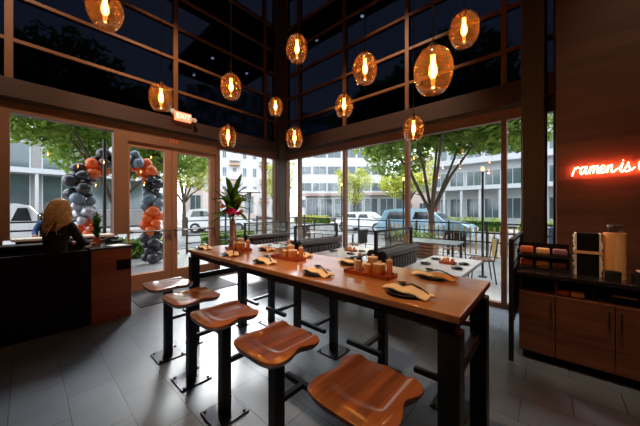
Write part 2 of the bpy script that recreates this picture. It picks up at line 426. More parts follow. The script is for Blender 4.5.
# ================================================================= BAR TABLE
def make_bar_table():
    t = empty('bar_table', (-1.67, 1.56, 0), 0, 'long bar-height wooden table with black steel legs in the middle of the room', 'table')
    MB().box(-1.385, 1.385, -.36, .36, 1.015, 1.05, .006).build('tabletop', M['tablewood'], t)
    MB().box(-1.36, 1.36, -.335, -.295, .965, 1.015).box(-1.36, 1.36, .295, .335, .965, 1.015).box(-1.36, -1.32, -.295, .295, .965, 1.015).box(1.32, 1.36, -.295, .295, .965, 1.015).build('apron', M['black'], t)
    for x in (-1.335, 1.335):
        for y in (-.305, .305):
            MB().box(x-.045, x+.045, y-.045, y+.045, .012, .965, .004).build('leg', M['black'], t)
            MB().box(x-.07, x+.07, y-.07, y+.07, 0, .012, .002).build('foot_plate', M['plate'], t)
        MB().box(x-.02, x+.02, -.26, .26, .71, .77, .003).build('end_rail', M['black'], t)
    return t
make_bar_table()

# ================================================================= STOOLS
def seat_mesh():
    N = 44; bm = bmesh.new()
    def hw(y):       # half width along the seat: two lobes and a waist
        t = (y+.2)/.4
        w = .198-.030*math.exp(-((t-.56)/.15)**2) + .006*math.exp(-((t-.85)/.15)**2)
        e = abs(2*t-1)
        return w*max(0, 1-e**7)**.32 if e < 1 else 0
    def ss(a, b, x):
        x = max(0, min(1, (x-a)/(b-a)));  return x*x*(3-2*x)
    def top(x, y):
        z = 0
        cx = .135-.0*y
        inside = ss(.0, .02, cx-abs(x))*ss(-.13, -.075, y-1.6*x*x)*(.55+.45*ss(-.1, .2, y))
        ctr = math.exp(-(x/.035)**2)*ss(.02, .16, y)*.008
        z -= .016*inside - ctr
        z -= .006*ss(.15, .2, abs(x)) + .005*ss(-.15, -.2, y)
        return z
    T = []; B = []
    for j in range(N+1):
        y = -.2+.4*(.5-.5*math.cos(PI*(j/N)))
        y = max(-.1998, min(.1998, y))
        w = max(hw(y), .03)
        T.append([]); B.append([])
        for i in range(N+1):
            u = -1+2*i/N
            x = u*w
            T[j].append(bm.verts.new((x, y, top(x, y)+.04)))
            B[j].append(bm.verts.new((x*.93, y*.94, 0)))
    for j in range(N):
        for i in range(N):
            bm.faces.new([T[j][i], T[j][i+1], T[j+1][i+1], T[j+1][i]])
            bm.faces.new([B[j][i], B[j+1][i], B[j+1][i+1], B[j][i+1]])
    loopT = [T[0][i] for i in range(N)]+[T[j][N] for j in range(N)]+[T[N][i] for i in range(N, 0, -1)]+[T[j][0] for j in range(N, 0, -1)]
    loopB = [B[0][i] for i in range(N)]+[B[j][N] for j in range(N)]+[B[N][i] for i in range(N, 0, -1)]+[B[j][0] for j in range(N, 0, -1)]
    # a rounded rim between the top and the underside
    mid = [bm.verts.new((t.co*.3+b.co*.7)*1.0+Vector((t.co.x*.025, t.co.y*.025, 0))) for t, b in zip(loopT, loopB)]
    for m_ in range(len(mid)): mid[m_].co.z = .012
    up = [bm.verts.new(Vector((t.co.x*1.012, t.co.y*1.012, t.co.z-.008))) for t in loopT]
    n = len(loopT)
    for ring0, ring1 in ((loopT, up), (up, mid), (mid, loopB)):
        for i in range(n):
            bm.faces.new([ring0[i], ring1[i], ring1[(i+1) % n], ring0[(i+1) % n]])
    mb = MB(); mb.bm.free(); mb.bm = bm; return mb
def make_stool(label, rz, loc, arm=.2):
    t = empty('bar_stool', loc, rz, label, 'stool', 'saddle-seat stools bolted along the bar table')
    seat_mesh().build('seat', M['seatwood'], t, True, (0, 0, .705))
    MB().box(-.035, .035, -.035, .035, .012, .693, .004).box(-.09, .09, -.07, .07, .693, .705).build('post', M['black'], t)
    bp = MB().box(-.125, .125, -.125, .125, 0, .012, .002).build('base_plate', M['plate'], t)
    for sx in (-1, 1):
        for sy in (-1, 1):
            MB().cyl((sx*.1, sy*.1), .011, .012, .024, 6).build('bolt', M['plate'], bp)
    MB().box(-.016, .016, .035, arm, .355, .385).build('footrest_arm', M['black'], t)
    MB().box(-.16, .16, arm, arm+.035, .35, .385, .003).build('footrest_bar', M['black'], t)
    return t
xs = [-.6, -1.2, -1.80, -2.38, -2.95]
nearlab = ['glossy wooden saddle-seat stool nearest the camera, seat cut by the picture bottom',
           'wooden saddle-seat stool second from the camera, orange-brown boards with worn left edge',
           'wooden saddle-seat stool on black post, middle one of the five on the near side',
           'wooden stool with white window reflections, second from the far end of the near side',
           'farthest near-side wooden stool, beside the glass door and far table leg']
farlab = ['black stool post on the far side, hidden behind the near right table leg',
          'black stool post seen under the table just left of the near right leg',
          'far-side black stool post whose square base plate shows between the two nearest seats',
          'far-side black stool post second from the far end, seen under the table middle',
          'far-side black stool post nearest the glass doors, seen under the table']
st = make_stool(nearlab[0], 0, (xs[0], .965, 0))
for x, l in list(zip(xs, nearlab))[1:]: dup(st, (x, .97, 0), 0, l)
sf = make_stool(farlab[2], PI, (-1.725, 2.16, 0), .31)
for x, l in ((-.57, farlab[0]), (-1.15, farlab[1]), (-2.28, farlab[3]), (-2.78, farlab[4])): dup(sf, (x, 2.16, 0), PI, l)

# ================================================================= TABLEWARE
ZT = 1.05
def make_plate(label, loc, group, r=.1, s=1):
    return tag(MB().lathe([(0, 0), (r*.6, 0), (r, .012), (r*1.02, .015), (r*.98, .017), (r*.62, .006), (0, .006)], 28).build('side_plate', M['plateblk'], None, True, loc), label, 'plate', group)
def make_napkin(label, loc, rz, group, L=.28, W=.11, m='napkin'):
    """folded cloth laid across the plate, ends dropping and one corner lifted"""
    bm = bmesh.new(); nx, ny = 14, 6; T = []
    for th in (0, 1):
        g = []
        for i in range(nx+1):
            row = []
            for j in range(ny+1):
                u = -1+2*i/nx; v = -1+2*j/ny
                w = W*(.62+.38*math.cos(u*1.25))*(.5)
                x = u*L/2; y = v*w + .012*math.sin(u*2)
                z = .02-.012*u*u + .004*math.sin(u*7+v*2)+.004*math.cos(v*4) + .007*th
                row.append(bm.verts.new((x, y, z)))
            g.append(row)
        T.append(g)
    A, B = T
    for i in range(nx):
        for j in range(ny):
            bm.faces.new([B[i][j], B[i+1][j], B[i+1][j+1], B[i][j+1]]); bm.faces.new([A[i][j], A[i][j+1], A[i+1][j+1], A[i+1][j]])
    for i in range(nx):
        for j in (0, ny): bm.faces.new([A[i][j], A[i+1][j], B[i+1][j], B[i][j]])
    for j in range(ny):
        for i in (0, nx): bm.faces.new([A[i][j], A[i][j+1], B[i][j+1], B[i][j]])
    mb = MB(); mb.bm.free(); mb.bm = bm
    o = mb.build('napkin', M[m], None, True, loc, (0, 0, rz)); return tag(o, label, 'napkin', group)
def make_spoon(label, loc, rz, group):
    t = empty('soup_spoon', loc, rz, label, 'spoon', group)
    MB().tube([(-.02, 0, .034), (.03, 0, .05), (.08, 0, .042), (.13, .002, .024)], .0042, 8).build('handle', M['plateblk'], t, True)
    MB().lathe([(0, 0), (.016, .002), (.024, .012), (.026, .014), (.022, .013), (0, .004)], 16).build('bowl', M['plateblk'], t, True, (-.038, 0, .03))
    return t
names_near = ['before the stool nearest the camera', 'before the second stool from the camera', 'before the middle near-side stool', 'before the second-farthest near-side stool', 'at the far near-side corner of the bar table']
names_far = ['across from the nearest stool', 'behind the nearest tray of cups', 'at the middle of the far side', 'behind the middle tray of cups', 'beside the pink flower vase']
ps = [-.585, -1.225, -1.82, -2.36, -2.95]
for row, y, nm, rot in (('near', 1.345, names_near, .0), ('far', 1.775, names_far, PI)):
    for k, x in enumerate(ps):
        jit = random.uniform(-.02, .02)
        make_plate('small black plate ' + nm[k], (x, y, ZT), 'black plates on the bar table')
        make_napkin('tan napkin ' + nm[k], (x+.005, y+.005, ZT), -.35+random.uniform(-.2, .2), 'tan napkins on the bar table')
        make_spoon('black spoon on the napkin ' + nm[k], (x+.0, y+.03, ZT), -.5+random.uniform(-.25, .25), 'soup spoons on the bar table')
def make_tray(label, loc, group, L=.34, W=.13):
    t = empty('condiment_tray', loc, 0, label, 'tray', group)
    MB().box(-L/2, L/2, -W/2, W/2, 0, .012, .003).build('tray_base', M['tray'], t)
    MB().box(-L/2, L/2, -W/2, -W/2+.008, .012, .026).box(-L/2, L/2, W/2-.008, W/2, .012, .026).box(-L/2, -L/2+.008, -W/2, W/2, .012, .026).box(L/2-.008, L/2, -W/2, W/2, .012, .026).build('tray_rim', M['tray'], t)
    return t
def cup(label, loc, r, h, group, m='bamboo', lid=True, name='condiment_jar', cat='jar'):
    t = empty(name, loc, 0, label, cat, group)
    MB().lathe([(0, 0), (r*.92, 0), (r, .006), (r, h), (r*.9, h), (r*.88, .01), (0, .01)], 20).build('jar_body', M[m], t, True)
    if lid: MB().lathe([(0, h), (r*1.03, h), (r*1.03, h+.01), (r*.3, h+.014), (r*.28, h+.026), (0, h+.028)], 20).build('lid', M['cream'], t, True)
    return t
def bottle(label, loc, h, group, m='clearglass'):
    t = empty('sauce_bottle', loc, 0, label, 'bottle', group)
    MB().lathe([(0, 0), (.022, 0), (.024, .006), (.024, h*.6), (.012, h*.78), (.011, h*.92), (0, h*.92)], 18).build('bottle_body', M[m], t, True)
    MB().cyl((0, 0), .013, h*.92, h, 14).build('cap', M['cream'], t, True)
    return t
for k, (x, y, w) in enumerate(((-.93, 1.56, 'nearest'), (-1.78, 1.57, 'middle'), (-2.58, 1.55, 'farthest'))):
    where = ('on the tray nearest the camera', 'on the middle tray', 'on the tray by the flower vase')[k]
    make_tray('reddish wooden condiment tray, %s of three on the bar table' % w, (x, y, ZT), 'condiment trays on the bar table')
    zt = ZT+.012
    g = 'condiment jars on the bar table'
    cup('light bamboo jar at the right end ' + where, (x+.085, y-.02, zt), .04, .07, g)
    cup('taller bamboo jar next to the bottle ' + where, (x+.01, y+.024, zt), .034, .1, g)
    cup('short bamboo jar in front ' + where, (x+.005, y-.038, zt), .022, .06, g)
    cup('small bamboo jar behind at the right ' + where, (x+.125, y+.042, zt), .02, .09, g)
    bottle('slim clear glass bottle ' + where, (x-.075, y-.01, zt), .13, 'bottles on the condiment trays')
    tag(MB().box(-.03, .03, -.012, .012, 0, .07, .003).build('napkin_block', M['napkin'], None, False, (x-.115, y+.03, zt)), 'folded paper packets upright ' + where, 'packets', 'paper packets on the condiment trays')

# ---- flower arrangement at the far end
vx, vy = -2.93, 1.68
v = empty('flower_vase', (vx, vy, ZT), 0, 'tall pink patterned glass vase at the far end of the bar table', 'vase')
MB().lathe([(0, 0), (.036, 0), (.038, .01), (.028, .16), (.034, .31), (.031, .31), (.025, .16), (.034, .012), (0, .012)], 28).build('vase_body', M['pinkglass'], v, True)
MB().cyl((0, 0), .05, 0, .012, 28).build('vase_base', M['clearglass'], v, True, (.0, .0, -.0))
fl = empty('flower_arrangement', (vx, vy, ZT+.1), 0, 'bouquet of green leaves with magenta and white flowers standing in the pink vase', 'flowers')
def blade(mb, p0, d, L, W, droop, n=7):
    """one arching leaf blade with a fold"""
    p = Vector(p0); d = Vector(d).normalized(); side = d.cross(Vector((0, 0, 1)))
    if side.length < .1: side = Vector((random.uniform(-1, 1), random.uniform(-1, 1), 0))
    side.normalize(); prev = None
    for i in range(n+1):
        t = i/n; w = W*math.sin(PI*min(1, .08+t*.92))**.8*.5
        c = mb.bm.verts.new(p); a = mb.bm.verts.new(p+side*w+Vector((0, 0, w*.35))); b = mb.bm.verts.new(p-side*w+Vector((0, 0, w*.35)))
        if prev:
            mb.bm.faces.new([prev[0], c, a, prev[1]]); mb.bm.faces.new([prev[0], prev[2], b, c])
        prev = (c, a, b)
        d = (d+Vector((0, 0, -droop/n))).normalized(); p = p+d*L/n
rnd = random.Random(5)
stems = MB()
for i in range(9):
    a = rnd.uniform(0, 2*PI); q = rnd.uniform(.02, .09)
    stems.tube([(0.01*math.cos(a), .01*math.sin(a), -.07), (.02*math.cos(a), .02*math.sin(a), .2), (q*math.cos(a), q*math.sin(a), .36)], .004, 6)
stems.build('stems', M['stem'], fl)
lv = MB()
for i in range(64):
    a = rnd.uniform(0, 2*PI); el = rnd.uniform(.2, 1.5)
    z0 = rnd.uniform(.25, .5)
    blade(lv, (.02*math.cos(a), .02*math.sin(a), z0), (math.cos(a)*math.cos(el), math.sin(a)*math.cos(el), math.sin(el)), rnd.uniform(.16, .32), rnd.uniform(.05, .085), rnd.uniform(.2, 1.3))
for a, L in ((3.6, .34), (3.9, .3), (4.3, .3), (.8, .26), (1.6, .25)):
    blade(lv, (.02*math.cos(a), .02*math.sin(a), .24), (math.cos(a), math.sin(a), .5), L, .04, 1.5)
for i in range(14):
    blade(lv, (.03, .02, .36), (.25+rnd.uniform(-.4, .4), .2+rnd.uniform(-.4, .4), 1), rnd.uniform(.16, .26), .035, rnd.uniform(.2, .8))
lv.build('leaves', leafmat('bouquet_leaf', srgb(40, 92, 30), srgb(120, 170, 70)), fl)
def flower(name, c, r, m, petals=9, layers=3):
    mb = MB()
    for l in range(layers):
        for k in range(petals):
            a = 2*PI*k/petals+l*.35; el = .2+l*.45
            d = Vector((math.cos(a)*math.cos(el), math.sin(a)*math.cos(el), math.sin(el)))
            R = Matrix.Rotation(a, 3, 'Z') @ Matrix.Rotation(-el, 3, 'Y')
            mb.ell(Vector(c)+d*r*.5, r*.55, r*.3, r*.12, 8, 6, R)
    mb.ell(c, r*.3, r*.3, r*.3, 8, 6)
    return mb.build(name, m, fl, True)
flower('magenta_flower', (.09, -.075, .3), .075, M['magenta'])
flower('magenta_flower', (.13, -.0, .28), .045, M['magenta'])
flower('white_flower', (.14, .04, .31), .04, M['whitepetal'])
flower('white_flower', (0, -.17, .42), .042, M['whitepetal'])
flower('orange_flower', (.03, -.15, .36), .036, M['orangepetal'])
MB().tube([(.05, .0, .22), (.075, .0, .12), (.1, -.01, .0), (.105, -.01, -.08)], .007, 6).build('ribbon', M['whitepetal'], fl, True)

# ================================================================= PENDANTS
def make_pendant(label, loc):
    """loc is the centre of the globe"""
    t = empty('pendant_lamp', loc, 0, label, 'pendant lamp', 'amber glass pendant lamps hanging on cords')
    prof = [(0, -.095), (.03, -.098), (.044, -.108), (.052, -.116), (.062, -.112), (.08, -.088), (.094, -.052), (.101, -.01), (.099, .03), (.088, .07), (.068, .1), (.042, .12), (.018, .13)]
    MB().lathe(prof, 36).build('glass_globe', M['amber'], t, True)
    MB().cyl((0, 0), .019, .085, .15, 16).build('socket', M['cord'], t, True)
    b = MB().lathe([(0, -.04), (.012, -.037), (.021, -.015), (.02, .015), (.012, .045), (.012, .085)], 18).build('bulb', BULB, t, True)
    MB().cyl((0, 0), .007, -.027, .034, 10).build('filament', M['filament'], b, True)
    return t
BULB = bpy.data.materials.new('bulb_envelope'); BULB.use_nodes = True
nt = BULB.node_tree; nt.nodes.clear()
o_ = nt.nodes.new('ShaderNodeOutputMaterial'); a_ = nt.nodes.new('ShaderNodeAddShader')
e_ = nt.nodes.new('ShaderNodeEmission'); e_.inputs[0].default_value = (1, .4, .08, 1); e_.inputs[1].default_value = 5
t_ = nt.nodes.new('ShaderNodeBsdfTransparent'); t_.inputs[0].default_value = (1, .85, .6, 1)
nt.links.new(e_.outputs[0], a_.inputs[0]); nt.links.new(t_.outputs[0], a_.inputs[1]); nt.links.new(a_.outputs[0], o_.inputs[0])
f_, cx_, cy_ = 261., 320., 209.
def place(px, py, d):
    r = (px-cx_)/f_*d; z = 1.5-(py-cy_)/f_*d
    return (.748*r-.664*d, .664*r+.748*d, z)
# (position in metres) of the twelve lamps, given by bearing and distance from the photographer
pend = [((105, 9), 1.74, 'amber glass pendant lamp cut by the top edge at the far left'),
        ((161, 98), 2.45, 'amber pendant lamp hanging left of the exit sign'),
        ((231, 87), 2.65, 'amber pendant lamp hanging above and left of the smallest globe'),
        ((275.5, 107), 3.7, 'smallest and farthest amber pendant lamp, left of the corner column'),
        ((297, 49), 2.5, 'amber pendant lamp hanging high in front of the corner column'),
        ((228, 137), 3.15, 'low amber pendant lamp left of the corner, above the flowers'),
        ((294.5, 138), 3.15, 'low amber pendant lamp in front of the corner column'),
        ((344, 106), 2.95, 'amber pendant lamp between the corner column and the booths, mid height'),
        ((365, 69), 2.2, 'medium amber pendant lamp left of the largest globe'),
        ((433, 71), 1.43, 'largest and nearest amber pendant lamp'),
        ((413.5, 129), 2.7, 'amber pendant lamp hanging low beneath the largest globe'),
        ((464, 30), 1.95, 'amber pendant lamp high up right of the largest globe')]
p0 = None
for (px, py), d, l in pend:
    P = place(px, py, d)
    o = make_pendant(l, P) if p0 is None else dup(p0, P, 0, l)
    if p0 is None: p0 = o
    h = CH-P[2]
    MB().tube([(0, 0, .15), (0, 0, h)], .0035, 6).build('cord', M['cord'], o)
    MB().cyl((0, 0), .05, h-.03, h, 20).build('ceiling_cap', M['black'], o)
# the first lamp already carried no cord when it was copied: every copy got its own above

# ================================================================= BOOTHS
def make_divider(x, label):
    t = empty('booth_divider', (x, 3.8, 0), 0, label, 'divider', 'glass-topped dividers between the booths')
    f = MB()
    for y in (-.6, .6): f.box(-.02, .02, y-.02, y+.02, 0, 1.2)
    f.box(-.02, .02, -.58, .58, 1.17, 1.2).box(-.02, .02, -.58, .58, .88, .905)
    f.build('frame', M['black'], t)
    MB().box(-.004, .004, -.58, .58, .905, 1.17).build('glass_panel', M['clearglass'], t)
    MB().box(-.015, .015, -.58, .58, .36, .88).build('lower_panel', M['black'], t)
    return t
def make_bench(x, s, label):
    t = empty('booth_bench', (x, 3.8, 0), 0 if s > 0 else PI, label, 'bench', 'dark leather booth benches')
    MB().box(.03, .2, -.25 if s > 0 else -.5, .5 if s > 0 else .25, 0, .34).build('plinth', M['black'], t)
    MB().box(.03, .46, -.58, .58, .34, .46, .03).build('seat_cushion', M['leather'], t, True)
    b = MB()
    for k in range(12):
        y = -.58+1.16*(k+.5)/12
        b.box(.025, .11, y-.047, y+.047, .46, .8, .018)
    b.build('backrest', M['leather'], t, True)
    MB().tube([(.09, -.585, .865), (.09, -.57, .865), (.09, .57, .865), (.09, .585, .865)], .062, 20).build('bolster', M['leather'], t, True)
    return t
for x, l in ((-5.05, 'glass-topped black booth divider farthest away, by the corner column'), (-3.43, 'glass-topped black booth divider left of the white table behind the bar'),
             (-1.81, 'glass-topped black booth divider in the middle, beside the nearest leather bench'), (-.3, 'black framed divider standing at the left end of the wooden cabinet')):
    make_divider(x, l)
make_bench(-5.05, 1, 'dark leather booth bench nearest the corner column')
make_bench(-3.43, 1, 'long leather booth bench left of the white table behind the bar')
make_bench(-3.43, -1, 'leather booth bench turned towards the corner, behind the flower vase side')
make_bench(-1.81, 1, 'dark leather booth bench nearest the camera, left of the front white table')
make_bench(-1.81, -1, 'leather booth bench backing onto the middle glass divider, facing left')
def make_booth_table(x, label, w=.68):
    t = empty('booth_table', (x, 3.8, 0), 0, label, 'table', 'white-topped booth tables')
    MB().box(-w/2, w/2, -.6, .6, .72, .75, .004).build('tabletop', M['whitetop'], t)
    MB().box(-w/2+.004, w/2-.004, -.596, .596, .705, .72).build('edge_band', M['black'], t)
    for y in (-.36, .36):
        MB().box(-.04, .04, y-.04, y+.04, .012, .705).build('pedestal', M['black'], t)
        MB().box(-.22, .22, y-.05, y+.05, 0, .012).build('foot', M['black'], t)
    return t
for k, (x, l) in enumerate(((-1.09, 'white-topped booth table nearest the cabinet'), (-2.7, 'white-topped booth table in the middle booth'), (-4.3, 'white-topped booth table in the booth by the corner'))):
    make_booth_table(x, l)
    bn = ('of the booth table nearest the cabinet', 'of the middle booth table', 'of the corner booth table')[k]
    for (dx, dy, w) in ((-.2, -.18, 'near left side'), (-.2, .25, 'far left side'), (.2, -.22, 'near right side'), (.2, .12, 'far right side')):
        make_plate('black plate on the ' + w + ' ' + bn, (x+dx, 3.8+dy, .75), 'black plates on the booth tables', .07)
        make_napkin('small dark napkin, ' + w + ' ' + bn, (x+dx, 3.8+dy, .75), random.uniform(-.6, .6), 'napkins on the booth tables', .13, .06, 'darkcloth')
    make_tray('small wooden condiment tray in the middle ' + bn, (x+.02, 3.85, .75), 'condiment trays on the booth tables', .2, .12)
    for j, (dx, dy, w) in enumerate(((-.05, .02, 'left'), (.0, -.02, 'centre'), (.055, .02, 'right'))):
        cup('bamboo jar at the %s of the tray %s' % (w, bn), (x+.02+dx, 3.85+dy, .762), .024, .05+.015*(j == 1), 'jars on the booth tables')

# ================================================================= CABINET AND WHAT STANDS ON IT
cb = empty('storage_cabinet', (-.25, 3.33, 0), 0, 'dark wooden cabinet with open shelf and black bar handles along the wood wall', 'cabinet')
W = 2.6
MB().box(0, W, 0.02, .55, .08, .1).box(0, .02, .02, .55, .08, .83).box(W-.02, W, .02, .55, .08, .83).box(0, W, .53, .55, .08, .83).box(.02, W-.02, .02, .53, .66, .68).box(.27, .29, .02, .53, .68, .83).box(1.2, 1.22, .02, .53, .68, .83).build('carcass', M['cabwood'], cb)
MB().box(.03, W, .07, .5, 0, .08).build('plinth', M['blackbox'], cb)
MB().box(-.02, W+.0, -.02, .56, .83, .87, .004).build('countertop', M['counter'], cb)
dx = [0.0, .275, .655, 1.035, 1.415, 1.795, 2.175, W]
for i in range(len(dx)-1):
    d = MB().box(dx[i]+.003, dx[i+1]-.003, 0, .02, .09, .672, .002).build('cabinet_door', M['cabwood'], cb)
    hx = {0: dx[1]-.03}.get(i, dx[i+1]-.035 if i % 2 else dx[i]+.035)
    MB().box(hx-.005, hx+.005, -.03, -.02, .46, .62).box(hx-.004, hx+.004, -.02, 0, .47, .48).box(hx-.004, hx+.004, -.02, 0, .6, .61).build('handle', M['black'], d)
# inside the open shelf
def shelf_items():
    r = random.Random(3)
    g = 'small items in the cabinet shelf'
    labs = ['orange wrapped packet at the left of the long open shelf', 'orange patterned packet second in the long open shelf', 'dark glass bottle lying in the long open shelf', 'flat light wooden board on the right of the open shelf']
    for k, (x, m) in enumerate(((.08, 'orangepack'), (.18, 'creampack'))):
        tag(MB().box(-.045, .045, -.06, .06, 0, .045, .012).build('wrapped_packet', M[m], None, True, (x, 3.42, .681)), labs[k], 'packet', g)
    o = empty('dark_bottle', (.29, 3.43, .681), 0, labs[2], 'bottle', None)
    MB().lathe([(0, 0), (.02, 0), (.022, .05), (.009, .07), (.009, .085), (0, .085)], 14).build('bottle_body', M['clearglass'], o, True)
    MB().cyl((0, 0), .011, .085, .1, 12).build('cap', M['tin'], o)
    tag(MB().box(-.09, .09, -.07, .07, 0, .05, .01).build('serving_tray', M['blackbox'], None, True, (.48, 3.45, .681)), 'black tray under the light board in the open shelf', 'tray')
    tag(MB().box(-.075, .075, -.02, .02, 0, .012, .004).build('wooden_board', M['bamboo'], None, True, (.47, 3.42, .732)), labs[3], 'board')
shelf_items()
ZC = .87
rk = empty('display_rack', (-.07, 3.56, ZC), 0, 'two-tier black wire rack holding six wrapped packs on the cabinet', 'rack')
f = MB()
f.box(-.205, .205, -.07, .07, .0, .02).box(-.205, .205, -.07, .07, .135, .15)
for x in (-.2, .2):
    for y in (-.065, .065): f.box(x-.006, x+.006, y-.006, y+.006, .0, .2)
f.box(-.2, .2, -.068, -.062, .04, .048).box(-.2, .2, -.068, -.062, .17, .178)
f.build('rack_frame', M['black'], rk)
MB().box(-.2, .2, .06, .066, .02, .27).build('back_panel', M['blackbox'], rk)
for tier, z in (('top', ZC+.15), ('bottom', ZC+.02)):
    for k, (dx_, m, l) in enumerate(((-.13, 'orangepack', 'orange printed pack at the left'), (0, 'creampack', 'cream paper pack in the middle'), (.13, 'purplepack', 'speckled purple pack at the right'))):
        tag(MB().box(-.055, .055, -.045, .045, 0, .075 if k else .085, .016).build('wrapped_pack', M[m], None, True, (-.07+dx_, 3.565, z)), '%s of the %s tier of the black rack' % (l, tier), 'pack', 'wrapped packs on the two-tier rack')
bk = empty('fringed_box', (.255, 3.58, ZC), 0, 'tall black box with rough cream fringed sides and a pale band on the cabinet', 'box')
MB().box(-.075, .075, -.05, .05, 0, .4, .003).build('box_body', M['blackbox'], bk)
rr = random.Random(9)
for sx, nm in ((-1, 'fringe'), (1, 'fringe')):
    m_ = MB()
    for k in range(16):
        w = rr.uniform(.010, .026); z = .4*k/16
        m_.box(sx*.075 if sx > 0 else -.075-w, .075+w if sx > 0 else -.075, -.052, .05, z, z+.4/16)
    m_.build(nm, M['fringe'], bk)
MB().box(-.1, .1, -.056, -.05, .205, .232).build('band', M['creampack'], bk)
ca = empty('striped_canister', (.43, 3.58, ZC), 0, 'tall striped wooden canister beside the black fringed box', 'canister')
pr = [(0, 0)]
for k in range(13): pr += [(.07+.002*(k % 2), .40*k/12-.0), (.07+.002*(k % 2), .40*k/12+.02)]
pr = [(0, 0)]+[(.07 if k % 2 else .0725, .41*k/12) for k in range(13)]+[(0, .41)]
MB().lathe(pr, 32).build('canister_body', M['bamboo'], ca, True)
tn = empty('lidded_jar', (.435, 3.58, ZC+.41), 0, 'small glass jar with metal lid standing on the striped canister', 'jar')
MB().lathe([(0, 0), (.05, 0), (.055, .01), (.05, .06), (.0, .06)], 24).build('jar_body', M['clearglass'], tn, True)
MB().cyl((0, 0), .056, .06, .074, 24).build('lid', M['tin'], tn, True)
def ribcup(loc, label):
    t = empty('ribbed_cup', loc, 0, label, 'cup', 'black ribbed cups on the cabinet front')
    m_ = MB(); m_.lathe([(0, 0), (.042, 0), (.048, .085), (.044, .085), (.038, .01), (0, .01)], 24)
    for k in range(16):
        a = 2*PI*k/16; m_.tube([(.044*math.cos(a), .044*math.sin(a), .002), (.0495*math.cos(a), .0495*math.sin(a), .083)], .004, 6)
    m_.build('cup_body', M['ribbed'], t, True); return t
ribcup((.40, 3.40, ZC), 'black ribbed cup in front of the striped canister')
ribcup((.555, 3.42, ZC), 'black ribbed cup at the right picture edge on the cabinet')
bo = empty('round_bowl', (.66, 3.6, ZC), 0, 'white bowl lit red at the right picture edge on the cabinet', 'bowl')
MB().lathe([(0, 0), (.04, 0), (.05, .01), (.1, .08), (.095, .08), (.045, .015), (0, .015)], 28).build('bowl_body', M['cream'], bo, True)

# ================================================================= NEON SIGN
ns = empty('neon_sign', (.165, 3.9, 1.865), 0, 'red neon script reading ramen is, mounted on the dark wood wall', 'neon sign')
ux, uz = .067, .076
strokes = [
 [(-.05, -.15), (.15, .45), (.33, .98), (.4, .8), (.62, .98), (.8, .82)],
 [(1.5, .82), (1.28, 1.0), (1.0, .78), (.86, .3), (.98, .02), (1.22, .2), (1.5, .8), (1.58, .98), (1.46, .3), (1.52, .02), (1.72, .12), (1.9, .5), (2.02, .95)],
 [(1.88, .0), (1.98, .45), (2.2, .9), (2.38, .95), (2.36, .5), (2.26, .02), (2.4, .5), (2.62, .9), (2.8, .92), (2.76, .4), (2.74, .05), (2.95, .1), (3.2, .4)],
 [(3.0, .35), (3.3, .5), (3.48, .82), (3.34, 1.0), (3.1, .78), (3.02, .3), (3.16, .02), (3.45, .1), (3.7, .45), (3.86, .95)],
 [(3.72, .0), (3.82, .45), (4.05, .9), (4.22, .95), (4.2, .5), (4.2, .08), (4.42, .08), (4.68, .35), (4.95, .55)],
 [(4.95, .4), (5.12, .75), (5.28, 1.15), (5.12, .5), (5.08, .1), (5.24, .0), (5.48, .3), (5.68, .75), (5.82, 1.15)],
 [(5.82, 1.15), (5.8, .8), (5.96, .4), (5.86, .08), (5.6, .0), (5.44, .18)],
 [(5.9, .1), (6.15, .2), (6.4, .5)],
 [(5.3, 1.42), (5.34, 1.47)],
 [(7.35, 1.15), (7.1, 1.3), (6.85, .95), (6.8, .4), (7.0, .0), (7.3, .15)],
]
def smooth_path(p, n=6):
    P = [Vector((a, b)) for a, b in p]; out = []
    for i in range(len(P)-1):
        a = P[max(i-1, 0)]; b = P[i]; c = P[i+1]; d = P[min(i+2, len(P)-1)]
        for k in range(n):
            t = k/n
            out.append(.5*((2*b)+(c-a)*t+(2*a-5*b+4*c-d)*t*t+(3*b-a-3*c+d)*t**3))
    out.append(P[-1]); return out
for k, s_ in enumerate(strokes):
    m_ = MB(); m_.tube([(q.x*ux, -.035, q.y*uz) for q in smooth_path(s_)], .0038, 8)
    m_.build('neon_tube', M['neon'], ns, True)
m_ = MB()
for x in (.3, 1.4, 2.6, 3.6, 4.4, 5.5, 6.5): m_.tube([(x*ux, -.033, .3*uz), (x*ux, 0, .3*uz)], .003, 6)
m_.build('mounting_pins', M['black'], ns)

# ================================================================= EXIT SIGNS
def text_mesh(s, size, depth, m, name, parent, loc, rot):
    cu = bpy.data.curves.new(name, 'FONT'); cu.body = s; cu.size = size; cu.extrude = depth; cu.align_x = 'CENTER'; cu.align_y = 'CENTER'
    t = bpy.data.objects.new('tmp', cu); C.objects.link(t)
    dg = bpy.context.evaluated_depsgraph_get(); me = bpy.data.meshes.new_from_object(t.evaluated_get(dg))
    bpy.data.objects.remove(t); me.materials.clear(); me.materials.append(m)
    o = bpy.data.objects.new(name, me); C.objects.link(o); o.parent = parent; o.location = loc; o.rotation_euler = rot
    return o
ex = empty('exit_sign', (XL+.17, 2.08, 3.25), 0, 'orange glowing exit sign with two lamp heads above the doors', 'sign')
MB().box(0, .05, -.155, .155, 0, .17, .006).build('sign_box', M['exit'], ex)
text_mesh('EXIT', .13, .002, M['exitlet'], 'letters', ex, (.053, 0, .085), (PI/2, 0, PI/2))
for s_, z_ in ((-1, .14), (1, .06)):
    MB().lathe([(0, -.03), (.03, -.03), (.045, .03), (0, .035)], 20).build('lamp_head', M['whiteplastic'], ex, True, (.05, s_*.205, z_), (0, PI/2, 0))
MB().box(0, .03, -.2, .2, .085, .115).build('lamp_arm', M['whiteplastic'], ex)
nb = empty('door_number', (XL+.082, 1.95, 2.81), 0, 'small orange street number on the header above the doors', 'number')
